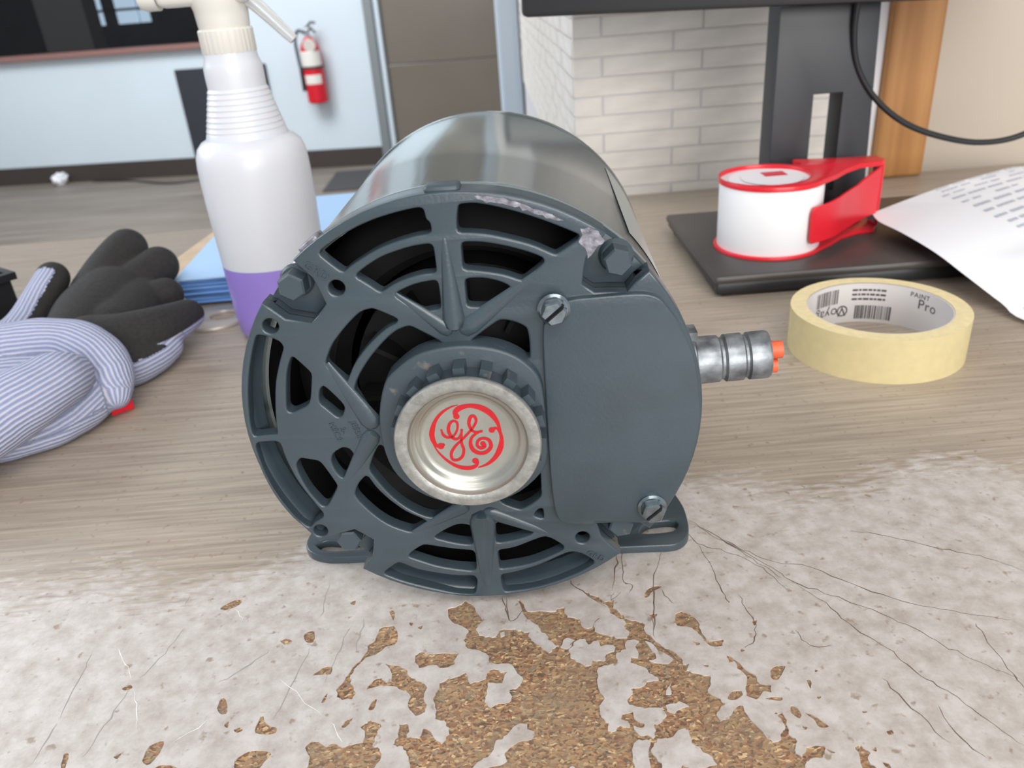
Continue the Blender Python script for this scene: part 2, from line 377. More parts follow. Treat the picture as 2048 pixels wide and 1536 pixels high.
def tube(bm, pts, r, seg=10, caps=True, rfn=None):
    P = [Vector(p) for p in pts]; rows = []; up = Vector((0, 0, 1))
    for i, p in enumerate(P):
        d = (P[min(i + 1, len(P) - 1)] - P[max(i - 1, 0)]).normalized()
        if abs(d.dot(up)) > .95: up = Vector((0, 1, 0))
        a = d.cross(up).normalized(); b = a.cross(d).normalized(); up = b
        rr = rfn(i / (len(P) - 1)) if rfn else r
        rows.append([bm.verts.new(p + rr * (math.cos(t) * a + math.sin(t) * b)) for t in [2 * math.pi * k / seg for k in range(seg)]])
    for a, b in zip(rows, rows[1:]):
        for k in range(seg): bm.faces.new((a[k], a[(k + 1) % seg], b[(k + 1) % seg], b[k]))
    if caps: bm.faces.new(rows[0][::-1]); bm.faces.new(rows[-1])
    return rows
def spline(pts, k=8):
    P = [Vector(p) for p in pts]; out = []
    for i in range(len(P) - 1):
        p0 = P[max(i - 1, 0)]; p1 = P[i]; p2 = P[i + 1]; p3 = P[min(i + 2, len(P) - 1)]
        for j in range(k):
            t = j / k; out.append(.5 * ((2 * p1) + (p2 - p0) * t + (2 * p0 - 5 * p1 + 4 * p2 - p3) * t * t + (3 * p1 - p0 - 3 * p2 + p3) * t ** 3))
    out.append(P[-1]); return out
def ribbon(bm, pts, z, w0, zl=None, wf=None):
    """flat strip in XY"""
    V = [Vector(p[:2]) for p in pts]; L = []; R_ = []; n = len(V)
    for i, p in enumerate(V):
        d = (V[min(i + 1, n - 1)] - V[max(i - 1, 0)]).normalized(); nr = Vector((-d.y, d.x))
        w = (wf(i / (n - 1)) if wf else w0) / 2
        L.append(bm.verts.new((*(p + nr * w), z))); R_.append(bm.verts.new((*(p - nr * w), z)))
    for i in range(n - 1): bm.faces.new((L[i], R_[i], R_[i + 1], L[i + 1]))
MT_holes=[[(-37.94,56.48),(-34.79,58.55),(-29.71,61.27),(-25.75,63.09),(-21.41,64.65),(-17.63,65.68),(-13.45,66.58),(-10.23,67.1),(-7.59,67.38),(-6.8,66.51),(-6.48,64.0),(-5.42,63.06),(-5.27,60.48),(-6.38,59.91),(-9.85,59.52),(-14.07,58.63),(-18.37,57.41),(-22.29,55.86),(-26.33,53.74),(-29.4,52.01),(-31.26,50.68),(-32.21,50.64),(-35.21,53.58)],[(-28.72,49.06),(-24.78,51.72),(-20.24,54.07),(-15.89,55.46),(-11.14,56.57),(-6.27,57.06),(-5.31,56.2),(-5.24,52.88),(-5.22,49.04),(-5.89,48.5),(-9.4,48.33),(-13.72,47.38),(-17.68,45.92),(-20.74,44.23),(-22.0,43.71),(-25.14,46.38)],[(-18.35,42.74),(-15.58,44.06),(-12.12,45.32),(-8.76,45.95),(-5.68,46.24),(-5.2,45.13),(-5.09,41.16),(-5.22,37.91),(-5.98,37.45),(-8.39,37.19),(-10.59,36.72),(-14.74,39.66)],[(-25.32,39.0),(-21.77,37.15),(-18.22,35.14),(-18.63,33.88),(-21.99,32.27),(-26.38,28.87),(-30.43,24.86),(-33.52,20.99),(-35.29,17.81),(-36.74,15.12),(-39.85,18.91),(-42.09,21.78),(-40.82,24.68),(-38.71,28.3),(-35.66,31.8),(-32.17,35.23),(-28.86,37.84)],[(-15.15,32.89),(-11.58,30.59),(-7.33,27.72),(-5.43,26.02),(-5.93,25.09),(-11.39,24.25),(-15.54,22.35),(-19.96,18.82),(-23.53,14.62),(-26.17,10.29),(-27.79,6.11),(-28.56,0.93),(-29.66,0.4),(-32.05,4.91),(-33.86,9.6),(-34.66,12.48),(-32.99,16.57),(-30.08,20.79),(-27.06,24.39),(-23.04,28.41),(-19.22,31.32)],[(-60.9,32.82),(-57.68,31.83),(-54.36,30.04),(-53.62,28.13),(-56.09,22.89),(-58.54,16.41),(-60.21,9.14),(-61.16,3.39),(-61.62,-1.31),(-61.94,-1.6),(-65.63,-1.68),(-69.38,-2.07),(-69.37,2.69),(-68.1,11.32),(-66.08,19.64),(-63.4,27.12)],[(-51.94,24.92),(-51.03,24.49),(-46.83,19.05),(-48.8,10.76),(-50.19,7.98),(-55.52,5.69),(-56.92,6.93),(-55.75,13.44),(-54.17,20.03)],[(-44.08,14.89),(-41.2,11.17),(-39.01,7.62),(-39.1,5.61),(-40.23,3.47),(-41.52,3.43),(-44.07,6.48),(-46.29,8.9),(-45.47,12.83)],[(-41.83,-7.48),(-39.59,-8.22),(-38.21,-11.66),(-40.75,-15.23),(-43.76,-19.46),(-45.44,-16.21),(-46.38,-12.43),(-45.11,-9.73)],[(-56.12,-10.65),(-53.61,-11.41),(-50.56,-12.07),(-49.49,-13.49),(-47.78,-17.34),(-45.84,-22.2),(-48.27,-26.26),(-50.52,-29.73),(-52.2,-29.96),(-55.45,-23.92),(-57.44,-17.43),(-57.92,-13.02)],[(-69.38,-4.41),(-66.15,-4.11),(-62.74,-4.18),(-61.37,-5.16),(-60.85,-10.38),(-59.16,-17.97),(-56.64,-24.5),(-53.68,-30.54),(-52.47,-32.93),(-53.31,-34.55),(-56.12,-36.28),(-58.19,-38.46),(-62.21,-33.4),(-66.06,-25.29),(-68.48,-16.19),(-69.39,-8.06)],[(-30.03,-7.24),(-28.72,-7.92),(-27.44,-12.88),(-24.62,-19.25),(-20.52,-24.55),(-15.12,-28.71),(-8.98,-31.65),(-7.47,-32.71),(-11.48,-34.8),(-16.03,-36.55),(-19.66,-35.02),(-24.65,-31.46),(-29.3,-26.0),(-32.73,-20.07),(-34.54,-16.2),(-32.48,-11.36)],[(-36.26,-18.73),(-35.28,-19.29),(-33.25,-23.54),(-29.67,-28.57),(-24.91,-33.42),(-19.87,-36.67),(-17.9,-38.45),(-23.86,-42.19),(-30.07,-39.15),(-34.94,-34.87),(-39.45,-28.69),(-40.81,-25.37),(-38.86,-21.63)],[(-16.97,-44.6),(-13.37,-42.06),(-8.18,-39.64),(-3.97,-40.2),(-3.43,-42.59),(-3.75,-47.7),(-4.64,-48.34),(-10.06,-47.16)],[(-26.82,-52.06),(-24.27,-49.74),(-20.62,-47.3),(-14.68,-48.85),(-9.25,-50.04),(-4.04,-50.8),(-3.51,-52.92),(-3.64,-58.58),(-4.58,-59.6),(-10.12,-58.6),(-16.7,-56.84),(-22.05,-54.43)],[(-36.28,-59.06),(-33.38,-56.69),(-30.22,-54.36),(-24.18,-57.88),(-17.07,-60.04),(-10.42,-61.46),(-4.5,-61.76),(-4.0,-64.33),(-4.85,-68.68),(-5.84,-70.12),(-12.34,-69.05),(-22.3,-65.74),(-29.93,-62.65)],[(3.99,-39.94),(7.75,-39.01),(12.49,-41.06),(16.95,-43.66),(16.04,-45.3),(10.45,-47.05),(4.04,-48.09)],[(4.23,-51.21),(10.23,-50.14),(15.88,-47.82),(20.64,-46.02),(23.56,-47.74),(26.72,-50.45),(26.54,-52.24),(21.0,-55.02),(14.17,-57.69),(4.26,-59.32)],[(4.35,-61.83),(10.63,-60.58),(18.62,-57.92),(24.89,-54.73),(28.81,-53.19),(32.64,-54.08),(36.69,-57.23),(36.54,-58.84),(31.83,-61.94),(23.27,-65.83),(14.65,-68.32),(5.17,-69.53),(4.52,-65.47)],[(20.44,-19.87),(20.25,-29.98),(16.79,-32.71),(13.18,-34.8),(8.26,-32.25),(6.28,-30.19),(12.86,-27.65),(17.35,-23.46)],[(17.06,-37.31),(18.8,-35.1),(20.54,-34.54),(20.63,-39.03)],[(3.42,67.65),(7.76,67.5),(13.86,65.98),(20.38,63.76),(26.91,61.07),(34.36,57.48),(35.54,56.62),(34.96,55.49),(31.96,53.59),(28.94,51.8),(28.04,52.1),(22.97,54.77),(17.66,56.7),(11.02,58.65),(6.57,59.4),(1.86,59.84),(2.11,63.58),(2.81,66.93)],[(2.61,57.01),(8.57,56.49),(15.26,54.89),(21.04,52.87),(25.03,51.06),(25.5,49.6),(22.53,47.29),(19.15,44.84),(18.01,45.15),(13.74,46.88),(7.84,48.22),(2.37,49.05)],[(2.55,46.22),(7.65,46.05),(12.19,44.79),(15.32,43.12),(15.29,41.39),(11.76,39.38),(8.77,37.3),(5.48,37.51),(2.43,37.8)],[(2.33,26.77),(7.21,30.24),(11.75,33.16),(15.01,32.34),(17.78,31.04),(19.36,29.76),(19.71,25.3),(19.53,20.8),(18.89,19.87),(14.31,22.45),(8.67,24.65),(2.94,25.52)]]
MT_smallholes=[(-34.46,45.73),(-56.09,35.14),(-54.75,-39.73),(33.13,-47.22)]
MT_bolts=[(-47.78,46.48),(46.12,48.05),(-46.08,-45.0),(46.06,-43.82)]
MT_screws=[(27.38,36.6),(55.81,-33.83)]
MT_cover=[(24.16,30.83),(24.7,32.07),(27.46,35.94),(31.52,38.67),(39.61,39.26),(49.71,39.51),(54.28,39.13),(57.5,37.65),(59.84,34.69),(62.69,30.5),(64.89,26.04),(67.68,19.11),(69.41,9.88),(70.19,1.52),(70.31,-1.83),(69.33,-9.29),(66.44,-22.34),(64.01,-27.8),(61.02,-33.99),(57.94,-39.01),(52.66,-40.17),(45.76,-39.67),(37.8,-39.11),(36.17,-40.15),(28.19,-39.39),(25.48,-37.6),(24.46,-33.3),(23.83,-24.34),(23.56,-9.05),(23.6,8.22),(23.58,15.32),(23.76,25.95)]
MT_ridges=[[(-2.09,59.72),(-1.74,30.25),1.6,7.5],[(-18.09,42.97),(-2.54,29.52),1.2,5.5],[(24.36,47.18),(-0.55,29.41),2.0,7.0],[(-41.79,22.03),(-29.93,-1.35),2.0,7.5],[(-43.12,-21.4),(-30.52,-1.84),2.5,7.0],[(-23.58,-42.2),(-3.56,-31.29),1.5,6.0],[(-0.71,-68.13),(0.31,-34.11),3.0,10.0],[(23.64,-46.04),(0.58,-34.12),2.0,6.0]]
MT_hub=[(-24.36,15.92),(-20.43,20.35),(-13.88,24.87),(-6.27,26.83),(1.09,27.18),(9.01,25.9),(15.38,23.11),(19.82,19.1),(22.23,14.83),(23.06,8.05),(23.24,-5.97),(22.86,-13.24),(20.38,-18.69),(13.63,-25.0),(5.34,-28.43),(-4.42,-28.89),(-13.9,-26.41),(-21.34,-21.15),(-26.03,-14.23),(-27.86,-4.88),(-27.37,5.8)]
MT_grd1=[(-42.97,54.56),(-36.39,49.54)]
MT_grd2=[(34.58,-53.49),(40.83,-57.3)]
MT_chip=[[(7.41,68.41),(13.98,67.54),(20.47,65.1),(26.98,62.43),(31.33,60.1),(28.66,60.27),(22.55,62.94),(16.04,65.39),(9.47,66.72)],[(35.74,58.67),(38.87,58.93),(41.5,56.92),(42.36,55.02),(40.07,52.84),(37.74,50.16),(36.91,53.04),(35.17,55.02),(36.13,56.81)]]
MT_emblem=[[(-2.93,7.45,1.46),(-3.1,8.96,1.61),(-1.67,10.18,1.75),(0.68,10.78,1.39),(2.94,10.54,1.61),(5.14,9.6,1.9),(7.27,7.8,1.82),(8.85,5.08,1.31),(9.61,2.19,0.73),(9.92,0.64,0.29)],[(7.14,2.25,1.46),(8.51,2.82,0.8),(9.54,1.24,0.95),(9.77,-1.28,1.31),(9.1,-4.35,1.82),(7.35,-7.4,1.46),(4.8,-9.64,0.95),(2.0,-10.69,0.36)],[(1.27,-8.25,1.53),(1.99,-8.89,0.8),(1.02,-10.23,1.24),(-1.41,-10.74,1.53),(-4.38,-9.93,1.24),(-7.21,-7.77,0.88),(-9.57,-4.67,0.58),(-10.91,-1.65,0.29)],[(-8.65,-2.48,1.61),(-7.57,-1.84,0.73),(-9.66,-2.51,0.95),(-10.79,-0.11,1.53),(-10.75,2.59,1.68),(-9.32,6.31,1.09),(-7.04,9.0,0.88),(-4.23,10.7,0.51),(-2.21,11.21,0.22)],[(-7.87,3.0,0.51),(-7.54,1.45,0.88),(-6.32,0.41,0.88),(-4.44,0.88,0.73),(-3.16,2.92,0.73),(-2.93,5.19,0.8),(-3.9,6.0,0.8),(-5.15,5.13,0.95),(-5.77,3.07,1.09),(-5.27,0.93,1.09),(-4.06,-0.3,0.95),(-2.84,0.21,0.73),(-1.89,2.08,0.66)],[(-1.83,2.65,0.66),(-2.18,0.18,0.8),(-2.25,-2.15,0.88),(-1.87,-4.12,0.95),(-2.51,-6.45,0.95),(-4.15,-7.66,0.95),(-5.63,-7.26,0.95),(-5.74,-5.08,0.95),(-4.32,-2.81,0.88),(-2.65,-1.15,0.8),(-0.61,0.86,0.8),(1.62,3.41,0.8),(2.75,5.62,0.88),(2.3,7.22,0.95),(1.24,7.02,1.09),(0.55,4.99,1.09),(1.05,2.68,0.88),(2.46,1.76,0.8),(4.07,2.01,0.8)],[(2.78,1.62,0.8),(0.97,-0.0,0.88),(0.35,-2.29,1.17),(1.05,-4.48,1.31),(2.96,-5.65,1.24),(5.01,-5.22,1.24),(6.43,-3.42,1.24),(6.01,-1.26,1.09),(4.42,-0.47,0.95),(2.87,-1.08,0.95),(2.31,-2.79,0.95),(3.29,-3.83,1.09),(4.51,-3.23,1.24),(4.09,-2.31,1.24)]]
MT_foot_r=[(63.4,271.8),(64.3,267.0),(64.8,260.3),(63.9,249.7),(61.7,242.9),(56.5,239.1),(47.1,239.8),(34.4,240.9)]
MT_slot_r=[(46.2,251.5),(49.8,253.6),(56.3,254.1),(59.6,253.2),(60.0,250.7),(57.4,247.5),(49.7,246.9),(44.2,247.6)]
MT_foot_l=[(-86.3,259.7),(-86.1,255.6),(-82.8,251.6),(-77.2,249.0),(-70.8,248.2)]
MT_slot_l=[(-81.1,254.4),(-77.9,256.6),(-73.4,252.5),(-78.3,251.6)]
MT_outline=[(54.83,45.42),(50.85,42.12),(48.54,39.32),(43.93,39.71),(39.3,39.8),(35.77,42.57),(36.5,46.89),(37.19,50.19),(39.61,52.63),(42.82,56.89),(38.7,59.76),(34.39,62.34),(29.91,64.61),(25.28,66.56),(20.52,68.18),(15.67,69.45),(10.73,70.39),(5.74,70.97),(0.73,71.2),(-4.3,71.07),(-9.3,70.59),(-14.25,69.76),(-19.13,68.58),(-23.92,67.06),(-28.59,65.21),(-33.11,63.03),(-37.48,60.54),(-41.65,57.75),(-45.62,54.67),(-40.96,49.09),(-39.76,45.32),(-38.47,41.13),(-41.13,37.83),(-43.78,35.32),(-51.19,37.17),(-54.81,40.72),(-57.15,42.46),(-60.09,38.18),(-62.72,33.7),(-65.01,29.05),(-66.95,24.23),(-68.54,19.29),(-69.76,14.24),(-70.61,9.12),(-71.09,3.95),(-71.19,-1.24),(-70.91,-6.42),(-70.25,-11.57),(-69.22,-16.66),(-67.83,-21.66),(-66.07,-26.54),(-63.96,-31.29),(-61.51,-35.86),(-58.73,-40.25),(-55.64,-44.42),(-53.05,-42.35),(-46.96,-40.96),(-43.18,-39.94),(-39.95,-42.36),(-37.39,-44.55),(-38.08,-48.33),(-38.89,-51.79),(-41.28,-54.5),(-42.99,-56.76),(-38.86,-59.66),(-34.54,-62.26),(-30.04,-64.55),(-25.39,-66.52),(-20.62,-68.15),(-15.74,-69.44),(-10.78,-70.38),(-5.77,-70.97),(-0.73,-71.2),(4.32,-71.07),(9.34,-70.58),(14.32,-69.75),(19.22,-68.56),(24.03,-67.02),(28.72,-65.15),(33.26,-62.95),(37.63,-60.44),(41.82,-57.62),(45.8,-54.52),(44.19,-52.6),(41.51,-49.71),(39.38,-46.87),(38.14,-41.76),(45.94,-41.85),(52.37,-42.19),(55.45,-44.67),(58.52,-40.56),(61.29,-36.24),(63.74,-31.73),(65.86,-27.05),(67.64,-22.24),(69.06,-17.31),(70.13,-12.29),(70.83,-7.2),(71.17,-2.08),(71.13,3.05),(70.73,8.17),(69.96,13.24),(68.82,18.25),(67.33,23.16),(65.48,27.95),(63.3,32.59),(60.79,37.07),(57.96,41.35)]
MT_floors=[[(50.85,42.12),(48.54,39.32),(43.93,39.71),(39.3,39.8),(35.77,42.57),(36.5,46.89),(37.19,50.19),(39.61,52.63),(41.86,55.61),(43.46,54.36),(45.03,53.07),(46.56,51.73),(48.05,50.35),(49.51,48.92),(50.91,47.45),(52.28,45.95),(53.6,44.4)],[(-40.96,49.09),(-39.76,45.32),(-38.47,41.13),(-41.13,37.83),(-43.78,35.32),(-51.19,37.17),(-54.81,40.72),(-55.87,41.51),(-54.62,43.14),(-53.32,44.74),(-51.97,46.29),(-50.58,47.81),(-49.15,49.28),(-47.67,50.71),(-46.15,52.1),(-44.59,53.44)],[(-53.05,-42.35),(-46.96,-40.96),(-43.18,-39.94),(-39.95,-42.36),(-37.39,-44.55),(-38.08,-48.33),(-38.89,-51.79),(-41.28,-54.5),(-42.02,-55.48),(-43.73,-54.15),(-45.39,-52.76),(-47.01,-51.33),(-48.58,-49.84),(-50.11,-48.3),(-51.59,-46.72),(-53.02,-45.09),(-54.39,-43.42)],[(44.19,-52.6),(41.51,-49.71),(39.38,-46.87),(38.14,-41.76),(45.94,-41.85),(52.37,-42.19),(54.2,-43.66),(53.13,-44.96),(52.02,-46.24),(50.88,-47.49),(49.72,-48.71),(48.52,-49.9),(47.3,-51.06),(46.05,-52.19),(44.77,-53.29)]]
TB_holes=[[(-37.1,152.0),(-37.8,157.0),(-39.4,160.2),(-41.2,162.0),(-43.2,162.7),(-42.5,164.9),(-41.7,167.3),(-42.1,169.8),(-39.8,170.0),(-38.9,167.4),(-39.1,165.4),(-36.6,164.3),(-35.0,166.2),(-34.5,168.0),(-32.3,166.4),(-31.1,164.2),(-29.0,161.8),(-27.4,164.3),(-27.1,167.1),(-28.6,169.8),(-31.1,170.8),(-31.1,173.9),(-32.2,177.5),(-31.9,180.2),(-30.8,182.3),(-30.3,184.6),(-27.8,186.2),(-25.6,186.5),(-22.2,188.1),(-21.4,184.2),(-19.6,183.8),(-15.9,185.0),(-14.8,188.3),(-12.5,188.5),(-11.0,187.2),(-9.0,186.9),(-10.5,183.3),(-11.3,182.5),(-15.0,183.1),(-15.6,178.5),(-16.0,175.9),(-14.6,174.0),(-11.9,174.4),(-9.3,174.8),(-7.7,175.9),(-8.3,180.1),(-5.9,180.3),(-3.9,183.6),(-5.7,185.9),(-6.7,188.4),(-9.2,190.6),(-11.3,190.4),(-14.4,191.6),(-15.1,194.7),(-18.1,197.0),(-21.6,198.5),(-22.9,202.3),(-22.1,205.4),(-22.5,207.7),(-26.6,210.3),(-28.6,214.0),(-29.1,218.1),(-25.2,219.4),(-22.8,221.8),(-20.2,218.8),(-19.0,215.2),(-16.7,210.9),(-18.6,207.8),(-18.4,205.0),(-15.8,203.1),(-12.3,202.8),(-10.8,205.6),(-6.8,205.7),(-3.7,204.2),(-0.6,203.6),(-0.9,201.0),(1.8,197.5),(5.0,193.6),(7.1,195.9),(8.6,196.3),(6.1,198.6),(4.8,201.4),(3.0,203.8),(2.3,206.0),(0.8,207.3),(-0.3,209.1),(-1.6,210.4),(-2.8,214.5),(-4.2,219.4),(-3.2,219.8),(-1.9,216.1),(-1.0,213.8),(3.2,213.2),(8.4,212.4),(9.8,213.9),(12.2,213.9),(12.1,210.5),(14.9,208.5),(16.8,207.7),(16.9,204.4),(19.9,203.5),(23.2,207.6),(23.4,207.2),(21.0,204.0),(22.3,201.1),(26.0,199.1),(28.1,197.8),(31.5,197.5),(32.2,199.5),(31.5,202.3),(32.2,204.9),(30.6,206.2),(27.9,209.3),(27.2,212.8),(24.6,214.9),(22.1,217.5),(20.0,220.8),(20.2,221.0),(22.7,219.2),(24.9,217.2),(26.3,215.3),(28.6,215.6),(29.8,215.7),(28.9,212.1),(31.0,209.0),(32.9,205.9),(36.6,204.4),(38.4,203.1),(37.6,200.0),(39.8,196.6),(42.1,192.7),(44.7,190.4),(46.9,186.7),(47.2,184.7),(49.2,184.0),(47.6,181.8),(49.8,180.4),(54.2,179.0),(53.4,175.6),(51.8,172.1),(54.3,170.7),(56.0,167.8),(54.5,166.6),(52.2,164.2),(52.9,162.3),(55.7,162.8),(57.1,164.8),(59.6,166.7),(60.9,166.0),(61.4,161.7),(63.1,159.0),(64.2,155.9),(65.6,153.8),(67.3,153.6),(68.8,156.4),(70.6,157.3),(70.4,159.8),(70.0,162.5),(69.1,163.1),(71.3,163.1),(71.7,160.5),(70.9,155.7),(72.1,153.2),(70.7,150.4),(71.6,148.2),(74.5,150.5),(78.1,151.4),(79.2,150.1),(77.9,147.8),(75.7,147.3),(73.1,146.9),(71.4,144.3),(70.2,139.1),(64.2,135.3),(20.1,142.7),(11.7,138.9),(4.2,141.6),(-2.4,135.9),(-10.0,139.8),(-17.8,137.8),(-25.7,145.3),(-29.5,143.5),(-32.9,148.0)],[(-69.2,164.2),(-67.9,166.5),(-66.1,165.9),(-63.4,164.4),(-61.1,165.0),(-58.5,163.6),(-55.5,164.1),(-52.1,164.6),(-52.1,167.4),(-53.9,170.1),(-52.0,171.6),(-50.6,171.9),(-47.6,170.7),(-47.8,169.1),(-48.6,167.1),(-49.0,164.3),(-48.8,162.7),(-46.6,160.9),(-46.5,157.8),(-47.7,156.0),(-48.8,151.6),(-63.8,153.0),(-67.5,157.2),(-67.1,159.3)],[(-55.6,203.7),(-53.5,205.6),(-52.5,211.0),(-48.1,211.6),(-45.7,207.5),(-46.4,202.7),(-49.5,202.0),(-51.2,199.6),(-55.6,197.5),(-57.9,194.7),(-59.6,190.5),(-59.2,187.6),(-57.1,183.1),(-57.9,180.9),(-62.0,181.3),(-63.3,185.1),(-61.7,189.2),(-60.3,192.5),(-57.5,197.2),(-55.7,201.1)],[(-48.9,194.3),(-44.4,193.3),(-41.6,191.0),(-40.6,188.5),(-35.1,184.6),(-35.2,180.5),(-35.5,178.7),(-34.3,176.4),(-34.4,173.3),(-37.2,172.7),(-40.0,176.5),(-39.2,180.4),(-42.7,183.1),(-44.7,184.7),(-49.6,185.2),(-53.9,184.4),(-51.8,188.2),(-49.6,188.5),(-47.9,186.9),(-46.1,187.2),(-46.5,191.1)],[(-39.0,197.3),(-37.1,198.6),(-35.1,197.4),(-29.3,197.3),(-24.7,196.5),(-25.8,193.8),(-26.1,191.9),(-29.5,190.8),(-33.3,192.1),(-37.4,191.6),(-39.2,195.3)],[(-78.9,210.0),(-78.1,212.1),(-75.5,212.1),(-74.9,206.9),(-77.2,207.1)],[(-72.3,192.0),(-69.8,195.0),(-67.6,195.5),(-66.4,194.8),(-66.5,191.9),(-69.7,192.0)],[(-59.6,170.6),(-58.8,172.7),(-56.8,173.5),(-57.3,171.7),(-58.5,170.3)],[(-52.2,176.4),(-51.5,179.4),(-50.1,180.2),(-50.2,177.5),(-51.1,176.0)],[(-42.5,213.0),(-40.9,212.2),(-41.6,210.9)],[(-39.3,210.4),(-37.5,210.7),(-38.2,208.8)],[(-50.0,218.7),(-48.9,219.7),(-47.8,217.0),(-48.1,214.1),(-49.2,216.8)],[(-65.0,225.1),(-63.3,226.5),(-63.1,223.7)],[(-67.5,180.5),(-66.8,183.2),(-66.1,184.0),(-66.4,180.9)],[(-113.1,227.9),(-109.5,231.4),(-106.3,231.7),(-106.1,229.1),(-110.0,226.5)],[(-86.8,208.9),(-84.4,209.8),(-82.3,207.8),(-84.7,206.9)],[(-135.0,193.0),(-133.1,194.4),(-131.6,192.7),(-133.7,191.9)],[(-100.5,181.6),(-100.4,185.5),(-98.5,184.3),(-96.8,179.8),(-98.5,179.0)],[(-96.5,174.6),(-95.4,176.4),(-95.0,173.6)],[(-85.9,170.9),(-86.1,174.5),(-85.2,177.3),(-83.2,173.8),(-79.4,172.1),(-80.4,169.9)],[(-117.6,164.2),(-117.3,169.4),(-114.0,170.8),(-113.0,168.1),(-114.8,162.7)],[(-114.0,160.6),(-111.0,162.4),(-106.0,160.7),(-104.9,157.3),(-113.1,158.0)],[(-89.5,161.6),(-85.9,164.7),(-79.7,163.7),(-80.4,160.4),(-83.5,155.4),(-87.1,155.7)],[(-127.0,166.4),(-124.9,167.6),(-125.5,165.6)],[(-141.5,163.9),(-143.0,168.7),(-141.5,168.8),(-140.2,163.8)],[(-92.9,172.9),(-90.8,173.6),(-90.1,172.2),(-91.8,171.6)],[(49.3,207.0),(52.8,207.2),(55.9,202.6),(56.2,196.8),(57.8,193.3),(61.9,193.4),(61.2,190.9),(57.9,190.5),(56.2,193.5),(53.5,199.4),(48.8,201.1)],[(40.6,216.1),(42.2,219.8),(45.6,221.3),(47.7,220.4),(43.7,218.3),(41.9,215.9)],[(40.7,207.3),(43.3,207.4),(41.9,205.2)],[(52.2,193.9),(54.3,192.5),(53.3,191.6)],[(74.0,200.6),(75.6,200.4),(74.1,198.3)],[(61.6,186.7),(63.9,184.0),(65.6,180.2),(68.0,177.6),(68.4,174.7),(71.6,173.2),(70.8,170.8),(68.3,171.3),(66.7,169.2),(64.9,168.9),(63.0,170.1),(64.3,174.5),(65.2,177.3),(63.5,181.0),(63.3,183.5),(61.4,183.4)],[(72.8,177.7),(74.4,180.5),(78.1,180.4),(76.7,177.9),(74.3,175.2),(72.5,176.0)],[(57.1,169.6),(59.2,172.2),(61.9,172.2),(61.7,170.3),(59.1,168.9)],[(68.3,168.5),(70.2,169.1),(73.1,168.6),(72.3,167.3)],[(74.6,165.2),(75.9,165.1),(76.6,162.3),(75.8,160.6),(74.1,162.6)],[(77.9,162.2),(79.5,161.8),(81.3,159.8),(82.8,157.1),(80.2,157.1),(79.6,160.0)],[(87.5,149.8),(89.1,150.1),(90.5,147.6),(89.1,145.4),(90.4,142.8),(89.3,139.5),(85.5,139.9),(87.2,146.5)],[(75.5,158.1),(76.8,157.4),(75.8,156.5)],[(79.4,150.1),(81.3,148.7),(80.2,148.5)],[(92.5,144.9),(94.1,144.0),(93.9,142.2),(92.9,143.1)],[(91.6,148.5),(92.8,149.3),(92.6,147.9)],[(98.1,154.1),(99.7,154.5),(99.5,153.0),(98.2,152.9)],[(52.6,183.7),(54.8,183.1),(54.2,182.3)],[(82.8,174.4),(83.9,173.7),(82.8,170.9),(82.6,172.1)],[(66.8,189.0),(67.9,187.9),(66.5,187.4)],[(83.5,168.1),(84.7,167.7),(83.6,167.0)],[(94.2,161.7),(95.7,161.0),(94.4,160.6)],[(86.7,178.3),(87.5,177.4),(86.4,176.9)]]
